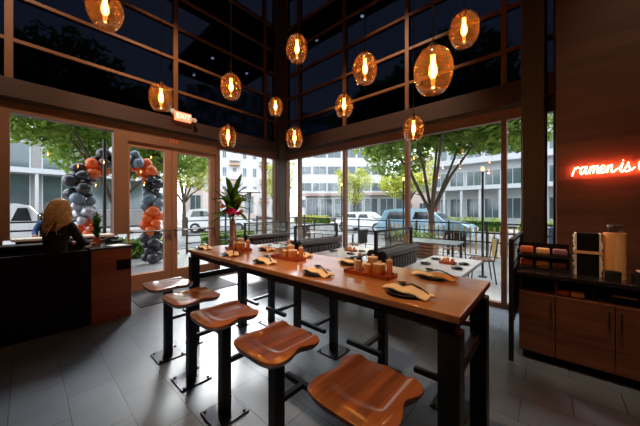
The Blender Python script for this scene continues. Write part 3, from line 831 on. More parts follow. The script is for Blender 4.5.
text_mesh('715', .11, .003, mat('orange_vinyl', srgb(236, 92, 44), .5), 'digits', nb, (0, 0, .03), (PI/2, 0, PI/2))

# ================================================================= HOST STAND, MAT, PERSON
hs = empty('host_stand', (-4.72, .2, 0), 0, 'host stand with reddish wood end and black front panel by the left window', 'desk')
MB().box(-.5, .27, .36, .79, 0, .96, .003).build('wood_body', M['deskwood'], hs)
MB().box(.22, .27, -1.9, .355, 0, .97, .003).build('front_panel', M['blackbox'], hs)
MB().box(-.52, .285, .34, .81, .96, .985, .003).build('desk_top', M['counter'], hs)
MB().box(.27, .272, .62, .78, .66, .80).build('black_plate', M['blackbox'], hs)
tag(MB().box(-.11, .11, -.09, .09, 0, .004).box(-.10, .12, -.08, .08, .004, .007).build('paper_sheets', M['paper'], None, False, (-4.60, .86, .985), (0, 0, .3)), 'white paper sheets lying on the host stand', 'paper')
tl = empty('desk_telephone', (-5.05, .90, .985), .4, 'small black desk telephone on the host stand next to the papers', 'telephone')
MB().prism([(-.09, 0), (.09, 0), (.09, .03), (-.05, .06), (-.09, .06)], -.07, .07).build('phone_base', M['blackbox'], tl)
MB().tube([(-.03, -.09, .06), (-.03, -.08, .075), (-.03, .08, .075), (-.03, .09, .06)], .016, 10).build('handset', M['black'], tl, True)
tag(MB().box(XL+.1, -4.66, 1.15, 2.8, 0, .012, .003).build('entry_mat', M['mat']), 'dark ribbed entry mat in front of the glass doors', 'mat')
pp = empty('potted_plant', (-5.06, .70, .985), 0, 'small leafy plant in a terracotta pot on the host stand', 'plant')
MB().lathe([(0, 0), (.035, 0), (.05, .09), (.045, .09), (.03, .01), (0, .01)], 20).build('pot', M['terra'], pp, True)
m_ = MB(); rr = random.Random(2)
for i in range(70):
    a = rr.uniform(0, 2*PI); el = rr.uniform(.3, 1.5); z0 = rr.uniform(.08, .34)
    blade(m_, (0, 0, z0), (math.cos(a)*math.cos(el), math.sin(a)*math.cos(el), math.sin(el)), rr.uniform(.08, .16), .05, .5, 5)
m_.build('foliage', M['leafC'], pp)
bc = empty('window_counter', (-5.45, -.25, 0), 0, 'black back counter under the left window behind the host stand', 'counter')
MB().box(-.14, .13, -1.3, 1.1, 0, .98, .003).build('counter_body', M['blackbox'], bc)
MB().box(-.15, .15, -1.32, 1.12, .98, 1.01, .003).build('counter_top', M['black'], bc)

def skin_body(name, verts, edges, m, parent, sub=2):
    """verts: list of (co, radius) or (co,(rx,ry)); root is vertex 0"""
    me = bpy.data.meshes.new(name); me.from_pydata([v[0] for v in verts], edges, []); me.update()
    o = bpy.data.objects.new(name, me); C.objects.link(o)
    md = o.modifiers.new('Skin', 'SKIN'); md.use_smooth_shade = True
    sv = me.skin_vertices[0].data
    for i, v in enumerate(verts):
        r = v[1]; sv[i].radius = r if isinstance(r, tuple) else (r, r)
        sv[i].use_root = (i == 0)
    if sub:
        sm = o.modifiers.new('Sub', 'SUBSURF'); sm.levels = sub; sm.render_levels = sub
    dg = bpy.context.evaluated_depsgraph_get(); m2 = bpy.data.meshes.new_from_object(o.evaluated_get(dg))
    bpy.data.objects.remove(o)
    m2.materials.clear(); m2.materials.append(m)
    for p in m2.polygons: p.use_smooth = True
    o = bpy.data.objects.new(name, m2); C.objects.link(o); o.parent = parent
    return o
def hand(name, wrist, dirv, upv, side, m, parent, L=.17, curl=.5):
    """palm with four fingers of different lengths and a thumb, bent"""
    d = Vector(dirv).normalized(); u = Vector(upv); u = (u-d*u.dot(d)).normalized(); s = d.cross(u).normalized()*side
    w = Vector(wrist); vs = [(w, (.022, .018)), (w+d*L*.25, (.034, .017)), (w+d*L*.45, (.036, .015))]; ed = [(0, 1), (1, 2)]
    for k, (off, fl_) in enumerate(((-.030, .40), (-.010, .47), (.010, .44), (.029, .34))):
        b = w+d*L*.42+s*off; i0 = len(vs)
        vs.append((b, .0095)); a = curl*.5; p = b
        for q, seg in enumerate((.45, .3, .25)):
            dd = d*math.cos(a)-u*math.sin(a); p = p+dd*L*fl_*seg*1.15; vs.append((p, .009-.001*q)); a += curl*.6
        ed += [(2, i0), (i0, i0+1), (i0+1, i0+2), (i0+2, i0+3)]
    i0 = len(vs); b = w+d*L*.18-s*.026
    vs += [(b, .013), (b+(d*.6-s*.75).normalized()*.034, .011), (b+(d*.6-s*.75).normalized()*.034+(d-s*.15-u*.3).normalized()*.03, .009)]
    ed += [(1, i0), (i0, i0+1), (i0+1, i0+2)]
    return skin_body(name, vs, ed, m, parent, 1)
def person(loc, rz, label, top_m, leg_m, hair_m, long_hair=True, seated=False, H=1.58):
    """facing local +Y; one continuous body with clothing shells as children"""
    k = H/1.7
    t = empty('person', loc, rz, label, 'person')
    t.scale = (k, k, k)
    if seated:
        hip, dz = .52, -.38
        kn = [(s*.12, .42, .50) for s in (-1, 1)]; an = [(s*.12, .44, .09) for s in (-1, 1)]
    else:
        dz = 0; hip = .93
        kn = [(s*.1, .03, .5) for s in (-1, 1)]; an = [(s*.1, 0, .08) for s in (-1, 1)]
    h0 = Vector((0, 0, .93+dz)); lean = .07
    sp = [(0, .0, 1.08+dz), (0, .02, 1.22+dz), (0, .04, 1.36+dz), (0, .06, 1.45+dz), (0, .075, 1.52+dz)]
    hd = Vector((0, .095, 1.60+dz))
    sh = [(s*.165, .05, 1.39+dz) for s in (-1, 1)]; el = [(s*.235, .14, 1.15+dz) for s in (-1, 1)]
    wr = [(.14 + (0 if s > 0 else -.2), .37, 1.10+dz) for s in (-1, 1)]
    # body (skin)
    V = [(h0, (.14, .1)), (sp[0], (.115, .09)), (sp[1], (.13, .095)), (sp[2], (.12, .085)), (sp[3], (.05, .05)), (sp[4], (.048, .05))]
    E = [(0, 1), (1, 2), (2, 3), (3, 4), (4, 5)]
    for i in range(2):
        b = len(V); V += [(Vector(sh[i]), .05), (Vector(el[i]), .04), (Vector(wr[i]), .027)]; E += [(3, b), (b, b+1), (b+1, b+2)]
        b = len(V); V += [(Vector(((-1, 1)[i]*.09, 0.01 if not seated else .05, .86+dz)), .085), (Vector(kn[i]), .055), (Vector(an[i]), .038), (Vector(an[i])+Vector((0, .11, -.05)), .032)]
        E += [(0, b), (b, b+1), (b+1, b+2), (b+2, b+3)]
    body = skin_body('body', V, E, M['skin'], t)
    # head with face
    m_ = MB(); m_.ell(hd+Vector((0, .0, .03)), .075, .092, .108, 20, 16)
    m_.ell(hd+Vector((0, .03, -.045)), .052, .058, .05, 14, 10)
    m_.ell(hd+Vector((0, .098, .0)), .013, .02, .022, 8, 8)
    m_.ell(hd+Vector((0, .088, -.042)), .022, .008, .007, 8, 6)
    for s in (-1, 1): m_.ell(hd+Vector((s*.077, .0, .005)), .012, .02, .032, 8, 8)
    head = m_.build('head', M['skin'], body, True)
    m_ = MB()
    for s in (-1, 1): m_.ell(hd+Vector((s*.03, .085, .02)), .013, .008, .009, 8, 6)
    m_.build('eyes', M['whiteplastic'], body, True)
    # hair: clumps of curls around the skull
    m_ = MB(); r = random.Random(4)
    m_.ell(hd+Vector((0, -.02, .055)), .098, .108, .108, 18, 14)
    if long_hair:
        for i in range(230):
            a = r.uniform(0, 2*PI)
            if abs(((a-PI/2+PI) % (2*PI))-PI) < .85: continue
            z = r.uniform(-.12, .118); R = .108*math.sqrt(max(.05, 1-(max(0, z-.0)/.125)**2))
            p = hd+Vector((R*1.12*math.cos(a), R*math.sin(a)-.025, z+.03)); L_ = r.uniform(.16, .28); w_ = r.uniform(.006, .014); f0 = r.uniform(0, 6)
            pts = [p+Vector((w_*math.sin(q*1.3+f0)+.022*math.cos(a)*q/7, w_*math.cos(q*1.3+f0)+.02*math.sin(a)*q/7-.006*q, -L_*q/8)) for q in range(9)]
            m_.tube(pts, .012, 5, .004)
        for q in range(5):
            m_.ell(hd+Vector((-.06+.03*q, -.07, -.09)), .05, .04, .15, 12, 10)
    hair = m_.build('hair', hair_m, t, True)
    # clothing shells, a little larger than the body
    V = [(Vector((0, 0, .82+dz)), (.17, .13)), (sp[0], (.135, .105)), (sp[1], (.15, .115)), (sp[2], (.14, .1)), (Vector(sp[3])+Vector((0, 0, -.015)), (.068, .066))]
    E = [(0, 1), (1, 2), (2, 3), (3, 4)]
    for i in range(2):
        b = len(V); mid = Vector(el[i])*.12+Vector(wr[i])*.88
        V += [(Vector(sh[i]), .066), (Vector(el[i]), .054), (mid, .038)]; E += [(3, b), (b, b+1), (b+1, b+2)]
    skin_body('sweater', V, E, top_m, t)
    V = [(Vector((0, 0, .9+dz)), (.155, .115))]; E = []
    for i in range(2):
        b = len(V); V += [(Vector(((-1, 1)[i]*.09, .01 if not seated else .05, .84+dz)), .1), (Vector(kn[i]), .07), (Vector(an[i])+Vector((0, 0, .02)), .052)]
        E += [(0, b), (b, b+1), (b+1, b+2)]
    skin_body('trousers', V, E, leg_m, t)
    for i in range(2):
        a = Vector(an[i]); MB().ell(a+Vector((0, .05, -.035)), .05, .13, .05, 14, 10).build('shoe', M['rubber'], t, True)
        w = Vector(wr[i]); hand('hand', w, (-(-1, 1)[i]*.15, 1, -.15), (0, .1, 1), (-1, 1)[i], M['skin'], body)
    return t
person((-4.69, .24, 0), .7, 'person with long curly blonde hair in black, facing away at the host stand', M['sweater'], M['pants'], M['hair'])

# ================================================================= OUTSIDE
def gslab(name, x0, x1, y0, y1, z0, z1, m): return struct(MB().box(x0, x1, y0, y1, z0, z1).build(name, m))
# L-shaped patio round the corner of the building
struct(MB().prism([(XL-.06, -8), (XL-.06, YR+.06), (8, YR+.06), (8, 9.6), (-10.4, 9.6), (-10.4, -8)], -.12, -.01, 'XY').build('patio', M['patio']))
struct(MB().prism([(-10.4, -40), (-10.4, 9.6), (60, 9.6), (60, 90), (-90, 90), (-90, -40)], -.3, -.14, 'XY').build('street', M['street']))
struct(MB().prism([(-10.6, -20), (-10.6, 9.8), (30, 9.8), (30, 9.6), (-10.4, 9.6), (-10.4, -20)], -.14, .02, 'XY').build('kerb', M['kerb']))
# far pavement
struct(MB().prism([(-23, -40), (-23, 20.5), (60, 20.5), (60, 24), (-26.5, 24), (-26.5, -40)], -.14, -.02, 'XY').build('far_pavement', M['kerb']))
# canopy over the patio
cn = struct(MB().prism([(XL-.13, -6), (XL-.13, YR+.13), (.5, YR+.13), (.5, 5.9), (-10.3, 5.9), (-10.3, 3.4), (-6.9, 3.4), (-6.9, -6)], 6.5, 6.65, 'XY').build('patio_canopy', M['black']))
for k, (x, y) in enumerate(((-8.4, 4.1), (-9.98, 4.16), (-8.4, 5.4), (-3.67, 5.78), (-6.9, .8), (-1.9, 5.8), (-5.2, 5.7))):
    MB().cyl((x, y), .045, 6.485, 6.5, 14).build('recessed_light', emis('downlight', (1, .93, .8), 60) if k == 0 else bpy.data.materials['downlight'], cn)

def leaf_cloud(centres, n, size, m, name, parent, seed=1, flat=1.0):
    r = random.Random(seed); vs = []; fs = []
    tot = sum(c[3]**2 for c in centres)
    for (cx, cy, cz, rad) in centres:
        for i in range(int(n*rad**2/tot)):
            while True:
                p = Vector((r.uniform(-1, 1), r.uniform(-1, 1), r.uniform(-1, 1)))
                if .35 < p.length < 1: break
            p = Vector((p.x*rad, p.y*rad, p.z*rad*flat*.75))+Vector((cx, cy, cz))
            q = Euler((r.uniform(-.9, .9), r.uniform(-.9, .9), r.uniform(0, 6.28))).to_matrix()
            s = size*r.uniform(.6, 1.3); b = len(vs)
            for v in ((-s, 0, 0), (-.1*s, .36*s, .05*s), (s, 0, -.1*s), (-.1*s, -.36*s, .05*s)): vs.append(p+q @ Vector(v))
            fs.append((b, b+1, b+2, b+3))
    me = bpy.data.meshes.new(name); me.from_pydata(vs, [], fs); me.materials.append(m)
    o = bpy.data.objects.new(name, me); C.objects.link(o)
    if parent: o.parent = parent
    return o
def tree(loc, label, h, crown_r, leafm, n, size, seed, trunk_r=.16, fork=1.6, base=2.4, lean=0, group=None, name='street_tree'):
    t = empty(name, loc, 0, label, 'tree', group)
    r = random.Random(seed); m_ = MB(); cs = []
    m_.tube([(0, 0, -.1), (.03, 0, fork*.5), (lean*.3, 0, fork)], trunk_r, 12, trunk_r*.8)
    nb_ = 7
    for k in range(nb_):
        a = 2*PI*k/nb_+r.uniform(-.3, .3); R = crown_r*r.uniform(.45, .75)
        z1 = r.uniform(base, h*.85)
        p0_ = Vector((lean*.3, 0, fork-.05)); p3 = Vector((R*math.cos(a)+lean, R*math.sin(a), z1))
        p1 = p0_.lerp(p3, .35)+Vector((0, 0, .1*h*r.random())); p2 = p0_.lerp(p3, .7)+Vector((0, 0, .08*h*r.random()))
        m_.tube([p0_, p1, p2, p3], trunk_r*.5, 8, .02)
        for q in range(2):
            p4 = p2+Vector((r.uniform(-.8, .8), r.uniform(-.8, .8), r.uniform(.1, .8)))*crown_r*.4
            m_.tube([p2, p2.lerp(p4, .5)+Vector((0, 0, .06)), p4], trunk_r*.22, 6, .01)
        cs.append((p3.x, p3.y, p3.z+.15, crown_r*r.uniform(.34, .5)))
    for k in range(11):
        a = r.uniform(0, 2*PI); R = crown_r*math.sqrt(r.random())*.8
        cs.append((R*math.cos(a)+lean, R*math.sin(a), r.uniform(base+.1*(h-base), h-.2), crown_r*r.uniform(.28, .45)))
    m_.build('trunk', M['bark'], t, True)
    leaf_cloud(cs, n, size, leafm, 'crown', t, seed)
    return t
tree((-3.55, 10.6, -.14), 'big green tree with forked trunk outside the right-hand windows', 6.5, 3.5, M['leafA'], 24000, .15, 3, .14, 1.5, 3.75, name='street_tree')
tree((-12.9, 2.3, -.14), 'green tree outside the left window behind the balloons', 6.4, 3.4, M['leafA'], 22000, .15, 7, .13, 1.8, 3.5)
tree((-16.8, 6.4, -.14), 'yellow-green tree seen through the right glass door', 6.4, 1.9, M['leafB'], 3000, .14, 8, .12, 2, 3.0)
tree((-17.6, 14.3, -.14), 'yellow-green tree just left of the corner column', 6.0, 1.6, M['leafB'], 2200, .15, 9, .12, 2, 2.6)
tree((-12.4, 18.3, -.14), 'small yellow-green tree in the middle window', 5.2, 1.7, M['leafB'], 2500, .15, 10, .11, 1.8, 2.4)
tree((-8.0, 18.8, -.14), 'yellow-green tree on the hedge strip behind the blue car', 5.6, 2.1, M['leafB'], 2800, .16, 12, .13, 2.0, 2.6)
tree((4.4, 11.4, -.14), 'green tree beyond the right window by the column', 6.6, 2.4, M['leafA'], 4000, .14, 14, .15, 2.4, 4.0)

def hedge(x0, x1, y0, y1, h, label, m, seed, z=-.1):
    t = empty('hedge', ((x0+x1)/2, (y0+y1)/2, z), 0, label, 'hedge')
    r = random.Random(seed); vs = []; fs = []; n = int(((x1-x0)+(y1-y0))*170)
    for i in range(n):
        p = Vector((r.uniform(x0, x1)-(x0+x1)/2, r.uniform(y0, y1)-(y0+y1)/2, r.uniform(0, h)))
        q = Euler((r.uniform(-1.5, 1.5), r.uniform(-1.5, 1.5), r.uniform(0, 6.3))).to_matrix(); s = .11*r.uniform(.6, 1.3); b = len(vs)
        for v in ((-s, 0, 0), (0, .4*s, 0), (s, 0, 0), (0, -.4*s, 0)): vs.append(p+q @ Vector(v))
        fs.append((b, b+1, b+2, b+3))
    me = bpy.data.meshes.new('foliage'); me.from_pydata(vs, [], fs); me.materials.append(m)
    o = bpy.data.objects.new('foliage', me); C.objects.link(o); o.parent = t
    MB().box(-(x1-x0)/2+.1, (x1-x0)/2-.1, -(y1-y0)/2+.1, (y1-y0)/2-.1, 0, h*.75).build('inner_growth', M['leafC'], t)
hedge(-16, -2.5, 20.6, 21.6, 1.0, 'long clipped hedge across the street behind the middle windows', M['hedge'], 1)
hedge(-22.5, -17.5, 20.6, 21.6, .9, 'yellow flowering hedge across the street by the corner column', M['flowerbed'], 2)
hedge(-1.6, 3, 20.6, 21.4, .9, 'hedge in front of the white-framed shop', M['hedge'], 3)
hedge(-9.9, -9.3, 1.2, 3.4, .6, 'low green bush at the patio edge seen through the left glass door', M['leafA'], 4, 0)
hedge(-10.0, -9.4, 4.3, 6.6, .6, 'low bush at the patio edge seen past the second glass door', M['leafA'], 5, 0)

# fences of the patio
def fence(name, p0, p1, label, h=1.08, n=6, cat='fence', rails=(.5, .78, 1.06), mt='black', bal=0, balm='yellowslat'):
    p0 = Vector(p0); p1 = Vector(p1); L = (p1-p0).length; a = math.atan2(p1.y-p0.y, p1.x-p0.x)
    t = empty(name, (p0.x, p0.y, -.01), a, label, cat)
    for i in range(n+1):
        MB().box(L*i/n-.025, L*i/n+.025, -.025, .025, 0, h+.03).build('post', M[mt], t)
    for z in rails: MB().box(0, L, -.018, .018, z-.02, z+.02).build('rail', M[mt], t)
    if bal:
        m_ = MB()
        for i in range(int(L/bal)): m_.box(i*bal+.03, i*bal+.075, .03, .05, .1, h-.12)
        m_.build('balusters', M[balm], t)
    return t
fence('patio_fence', (-9.9, 9.3, 0), (-4.8, 9.3, 0), 'black metal rail fence beyond the patio behind the booths', n=4)
fence('patio_fence', (-4.7, 9.3, 0), (-.4, 9.3, 0), 'black rail fence with yellow slats in front of the parked cars', n=4, bal=.16)
fence('patio_fence', (-.3, 9.3, 0), (5, 9.3, 0), 'black rail fence with yellow slats seen beside the right column', n=4, bal=.16)
fence('patio_fence', (-9.2, -3.2, 0), (-9.2, 1.0, 0), 'black rail fence outside the left window', 1.2, 3, rails=(.5, 1.0, 1.2))
fence('patio_fence', (-9.2, 3.6, 0), (-9.2, 9.2, 0), 'black rail fence seen through the right glass door', 1.2, 4, rails=(.35, .6, .85, 1.1))
# poles
def pole(loc, h, r, label, lamp=True):
    t = empty('patio_pole', loc, 0, label, 'pole')
    MB().tube([(0, 0, 0), (0, 0, h)], r, 10).build('pole_shaft', M['black'], t, True)
    MB().cyl((0, 0), r*3.5, 0, .02, 16).build('pole_base', M['black'], t)
    if lamp: MB().ell((0, 0, h+.05), .035, .035, .06, 10, 8).build('pole_lamp', emis('warm_pole_lamp', (1, .5, .2), 2), t, True)
pole((-1.15, 6.75, -.01), 2.35, .025, 'thin black pole with small warm lamp outside the window right of the big tree')
pole((-3.1, 7.0, -.01), 2.3, .02, 'thin black pole outside the window at the big tree trunk')
pole((-7.7, 1.2, -.01), 3.1, .035, 'tall black pole outside right of the balloons', False)
pole((-5.4, 7.2, -.01), 2.3, .02, 'thin black pole outside beyond the middle booth')

ht = empty('patio_heater', (-6.95, 4.55, -.01), 0, 'patio heater with flat round reflector outside behind the flowers', 'heater')
MB().lathe([(0, 2.12), (.1, 2.1), (.36, 2.03), (.36, 2.02), (.1, 2.07), (0, 2.07)], 28).build('reflector', M['column'], ht, True)
MB().cyl((0, 0), .025, .4, 1.8, 12).cyl((0, 0), .07, 1.8, 2.07, 16).build('heater_pole', M['column'], ht, True)
MB().cyl((0, 0), .2, 0, .4, 20, .15).build('heater_base', M['column'], ht, True)
# patio furniture
def patio_table(loc, L, W_, label, h=.74, rz=0):
    t = empty('patio_table', loc, rz, label, 'table')
    MB().box(-L/2, L/2, -W_/2, W_/2, h-.03, h, .004).build('tabletop', M['smoke'], t)
    for sx in (-1, 1):
        for sy in (-1, 1): MB().box(sx*(L/2-.06)-.02, sx*(L/2-.06)+.02, sy*(W_/2-.06)-.02, sy*(W_/2-.06)+.02, 0, h-.03).build('leg', M['black'], t)
def patio_chair(loc, rz, label, stripes=True):
    t = empty('patio_chair', loc, rz, label, 'chair')
    f = MB()
    for s in (-1, 1):
        f.tube([(s*.22, .2, 0), (s*.22, .16, .44), (s*.22, -.2, .46), (s*.22, -.27, .9)], .013, 8)
        f.tube([(s*.22, -.24, 0), (s*.22, -.18, .45)], .013, 8)
    f.tube([(-.22, -.27, .9), (.22, -.27, .9)], .013, 8)
    f.build('chair_frame', M['black'], t, True)
    m_ = MB()
    for k in range(6): m_.box(-.21, .21, -.2+.062*k, -.2+.062*k+.045, .46, .474)
    m_.build('seat', M['slat'], t)
    m_ = MB()
    for k in range(6): m_.box(-.2+.07*k, -.2+.07*k+.05, -.262, -.245, .5, .88)
    m_.build('backrest', M['yellowslat'] if stripes else M['black'], t)
    return t
patio_table((-2.3, 6.5, -.01), 1.5, .8, 'grey-topped patio table outside the window behind the front booth table')
patio_chair((-1.12, 6.35, -.01), 1.9, 'patio chair with light striped back outside right of the patio table')
patio_chair((-2.6, 5.6, -.01), .2, 'dark patio chair close to the glass at the near side of the patio table', False)
patio_chair((-1.9, 7.4, -.01), PI, 'dark patio chair on the far side of the patio table', False)
patio_table((-5.4, 6.6, -.01), 1.4, .8, 'grey-topped patio table outside the middle windows')
patio_chair((-4.4, 6.6, -.01), PI/2, 'dark patio chair right of the middle patio table', False)
patio_chair((-6.4, 6.7, -.01), -PI/2, 'dark patio chair left of the middle patio table', False)
patio_table((-7.7, -.2, -.01), 1.1, .7, 'patio table outside the left window', rz=PI/2)
hc = patio_chair((-8.5, .35, -.01), -PI/2-.2, 'high patio chair under the seated person in blue', False)
hc.scale = (1, 1, 1.55)
MB().box(-.22, .22, .17, .62, .14, .16).build('footrest', M['black'], hc)
pl = empty('planter_box', (-3.4, 8.3, -.01), 0, 'brown slatted wooden planter box outside beyond the patio table', 'planter')
m_ = MB()
for k in range(5): m_.box(-.75, .75, -.25, .25, .03+.1*k, .11+.1*k)
m_.build('box_slats', M['slat'], pl)
o_ = leaf_cloud([(-.4, 0, .62, .3), (.1, 0, .62, .3), (.5, 0, .6, .25)], 500, .07, M['leafA'], 'plants', pl, 3)
person((-8.5, .38, .23), -PI/2-.35, 'person in a blue denim top seated outside beyond the left window', M['denim'], M['pants'], M['darkhair'], False, True, 1.65)

# balloon garland
bg = empty('balloon_garland', (-8.35, 1.55, -.01), 0, 'arched garland of orange, black and grey balloons outside the doors', 'balloons')
rb = random.Random(21)
route = [((1.05, 0), 'blackb'), ((1.0, .9), 'orangeb'), ((.98, 1.2), 'silverb'), ((.92, 1.6), 'greyb'), ((.85, 1.8), 'blackb'), ((.8, 2.1), 'blackb'), ((.95, 2.42), 'orangeb'),
         ((1.2, 2.6), 'blackb'), ((1.5, 2.9), 'silverb'), ((1.75, 2.92), 'greyb'), ((1.98, 2.72), 'orangeb'), ((2.32, 2.42), 'blackb'), ((2.36, 1.95), 'greyb'), ((2.34, 1.5), 'orangeb'), ((2.33, .85), 'blackb'), ((2.36, 0), 'blackb')]
pts_ = [Vector((0, p[0][0]-1.55, p[0][1])) for p in route]
Ls = [(b-a).length for a, b in zip(pts_, pts_[1:])]; tot_ = sum(Ls)
proto = {}; nB = 98
for k in range(nB):
    q = (k+.5)/nB*tot_; i = 0
    while q > Ls[i]: q -= Ls[i]; i += 1
    c = pts_[i].lerp(pts_[i+1], q/Ls[i]); m = route[i][1]
    r = rb.choice([.115, .125, .135, .15, .10]); an_ = k*2.4
    d_ = (pts_[i+1]-pts_[i]).normalized(); sd = Vector((1, 0, 0)); up_ = d_.cross(sd).normalized()
    c = c+(sd*math.cos(an_)+up_*math.sin(an_))*.15
    c.z = max(c.z, r)
    if m not in proto:
        proto[m] = MB().lathe([(0, -1.18), (.08, -1.17), (.05, -1.1), (.35, -.93), (.7, -.62), (.92, -.2), (1, .15), (.9, .55), (.62, .86), (.3, 1.0), (0, 1.03)], 18).build('balloon', M[m], bg, True)
        b = proto[m]
    else:
        b = proto[m].copy(); C.objects.link(b); b.parent = bg
    b.location = c; b.scale = (r, r, r*1.05); b.rotation_euler = (rb.uniform(-1.5, 1.5), rb.uniform(-1.5, 1.5), 0)

sg = empty('street_sign', (-3.9, 12.0, -.14), 0, 'small red sign on a post behind the right-hand booth divider', 'sign')
MB().tube([(0, 0, 0), (0, 0, 2.1)], .03, 8).build('sign_post', M['chrome'], sg, True)
MB().box(-.16, .16, -.06, -.03, 1.5, 2.05, .01).build('sign_panel', M['redplastic'], sg)
# ---- cars
def car(loc, rz, label, paint, kind='suv'):
    t = empty('car' if kind != 'pickup' else 'pickup_truck', loc, rz, label, 'car' if kind != 'pickup' else 'truck')
    if kind == 'suv':
        body = [(-2.25, .35), (-2.3, .7), (-2.2, 1.0), (-1.0, 1.08), (1.0, 1.08), (1.9, .98), (2.25, .8), (2.3, .4)]
        cab = [(-2.15, 1.0), (-1.85, 1.58), (-1.3, 1.66), (.2, 1.66), (.55, 1.58), (1.15, 1.06)]
    elif kind == 'pickup':
        body = [(-2.7, .45), (-2.7, 1.1), (0, 1.12), (1.3, 1.12), (2.4, 1.05), (2.65, .85), (2.7, .45)]
        cab = [(-.7, 1.1), (-.6, 1.78), (-.3, 1.84), (.7, 1.84), (1.0, 1.75), (1.5, 1.1)]
    else:
        body = [(-2.25, .3), (-2.3, .65), (-2.1, .92), (-1.2, .96), (1.0, .94), (1.95, .82), (2.25, .62), (2.3, .32)]
        cab = [(-1.7, .92), (-1.15, 1.38), (-.6, 1.43), (.2, 1.43), (.5, 1.36), (1.15, .92)]
    def loft(poly, ws, cx=0):
        m_ = MB(); rings = []
        zs = [p[1] for p in poly]; z0, z1 = min(zs), max(zs)
        for yy, sc in ws:
            xc = sum(p[0] for p in poly)/len(poly)
            rings.append([m_.bm.verts.new((xc+(p[0]-xc)*sc, yy*(1-.14*((p[1]-z0)/(z1-z0))**2), p[1])) for p in poly])
        for a, b in zip(rings, rings[1:]):
            n = len(a)
            for i in range(n): m_.bm.faces.new([a[i], b[i], b[(i+1) % n], a[(i+1) % n]])
        m_.bm.faces.new(rings[0]); m_.bm.faces.new(rings[-1][::-1]); return m_
    loft(body, [(-.9, .97), (-.86, 1), (.86, 1), (.9, .97)]).build('body', M[paint], t, True)
    c = loft(cab, [(-.78, .97), (-.74, 1), (.74, 1), (.78, .97)]).build('cabin', M[paint], t, True)
    z0, z1 = cab[0][1], cab[2][1]
    x0, x1 = cab[0][0]+.35, cab[-1][0]-.3
    for s in (-1, 1):
        for a, b in ((x0, (x0+x1)/2-.05), ((x0+x1)/2+.05, x1-.15)):
            MB().prism([(a+.05, z0+.08), (b, z0+.08), (b-.12, z1-.16), (a+.22, z1-.16)], s*.79*(1-.03), s*.77*(1-.1)).build('side_window', M['carglass'], t)
    xf = cab[-1][0]; xt = cab[-2][0]
    MB().prism([(xf-.0, z0+.05), (xt+.02, cab[-2][1]-.06), (xt+.05, cab[-2][1]-.05), (xf+.03, z0+.06)], -.64, .64).build('windscreen', M['carglass'], t)
    for x in (body[0][0]+.85, body[-1][0]-.85):
        for s in (-1, 1):
            w = MB().lathe([(0, -.11), (.22, -.11), (.34, -.09), (.34, .09), (.22, .11), (0, .11)], 22).build('wheel', M['rubber'], t, True, (x, s*.84, .34), (PI/2, 0, 0))
            MB().lathe([(0, .112), (.2, .115), (.2, -.115), (0, -.112)], 18).build('hub_cap', M['chrome'], w, True)
    for s in (-1, 1):
        MB().box(body[0][0]-.02, body[0][0]+.06, s*.7-.12, s*.7+.12, .72, .9, .01).build('tail_light', M['redplastic'], t)
        MB().box(body[-1][0]-.12, body[-1][0]+.0, s*.65-.16, s*.65+.16, .62, .76, .01).build('headlight', M['whiteplastic'], t)
    return t
car((-4.9, 13.6, -.14), 0.05, 'light blue parked car behind the big tree trunk', 'carblue', 'suv')
car((1.9, 13.8, -.14), 0, 'dark blue car beyond the right column', 'cardark', 'sedan')
car((-15.2, -.9, -.14), PI/2, 'white pickup truck outside the left window', 'carwhite', 'pickup')
car((-18.0, 9.3, -.14), .9, 'white van-like car seen beside the flower vase', 'carwhite', 'suv')
car((-10.4, 16.8, -.14), 0, 'white car across the street before the hedge', 'carwhite', 'sedan')

# ---- buildings
def building(name, loc, rz, W_, D_, H_, floors, bays, label, wallm, win=(.6, .55), z0=0, balc=False, roofm=None, ground=None, awning=False):
    """front faces local -Y"""
    t = empty(name, loc, rz, label, 'building')
    MB().box(-W_/2, W_/2, 0, D_, 0, H_).build('wall', wallm, t)
    if roofm: MB().box(-W_/2-.3, W_/2+.3, -.6, D_+.3, H_, H_+.35).build('roof', roofm, t)
    fh = (H_-z0)/floors; bw = W_/bays
    for f in range(floors):
        for b in range(bays):
            x = -W_/2+bw*(b+.5); z = z0+fh*(f+.5)
            if balc and b % 3 == 1:
                q = MB().box(x-bw*.5, x+bw*.5, -1.2, 0, z-fh*.42, z-fh*.34).box(x-bw*.5, x+bw*.5, -1.2, -1.12, z-fh*.34, z-fh*.05).build('balcony', wallm, t)
                MB().prism([(x-bw*.5, z+fh*.42), (x+bw*.5, z+fh*.42), (x+bw*.5, z+fh*.34), (x-bw*.5, z+fh*.34)], -1.2, -.0).build('balcony_soffit', M['soffitwood'], q)
            w, h = bw*win[0]/2, fh*win[1]/2
            q = MB().box(x-w, x+w, -.06, .0, z-h, z+h).build('window', M['bframe'], t)
            MB().box(x-w+.08, x-.03, -.075, -.06, z-h+.08, z+h-.08).box(x+.03, x+w-.08, -.075, -.06, z-h+.08, z+h-.08).build('pane', M['bglass'], q)
    if awning:
        MB().box(-W_/2, W_/2, -1.6, 0, awning, awning+.35).build('awning', M['bframe'], t)
        for b in range(bays+1): MB().box(-W_/2+bw*b-.09, -W_/2+bw*b+.09, -1.5, -1.35, 0, awning).build('awning_column', M['bframe'], t)
    return t
building('storefront', (-28.5, -3.5, 0), PI/2+.0, 24, 10, 7.5, 1, 9, 'low grey storefront with pale fascia outside the left window', M['wallgrey'], (.8, .7), .3, awning=4.0)
sf2 = building('storefront', (5.5, 27.5, 0), 0, 29, 12, 10.5, 4, 20, 'white-framed glass storefront behind the big tree', M['bframe'], (.88, .72), .3, awning=3.2)
MB().box(-14.5, 14.5, -1.0, 0, 5.6, 6.1).build('floor_slab', M['bframe'], sf2)
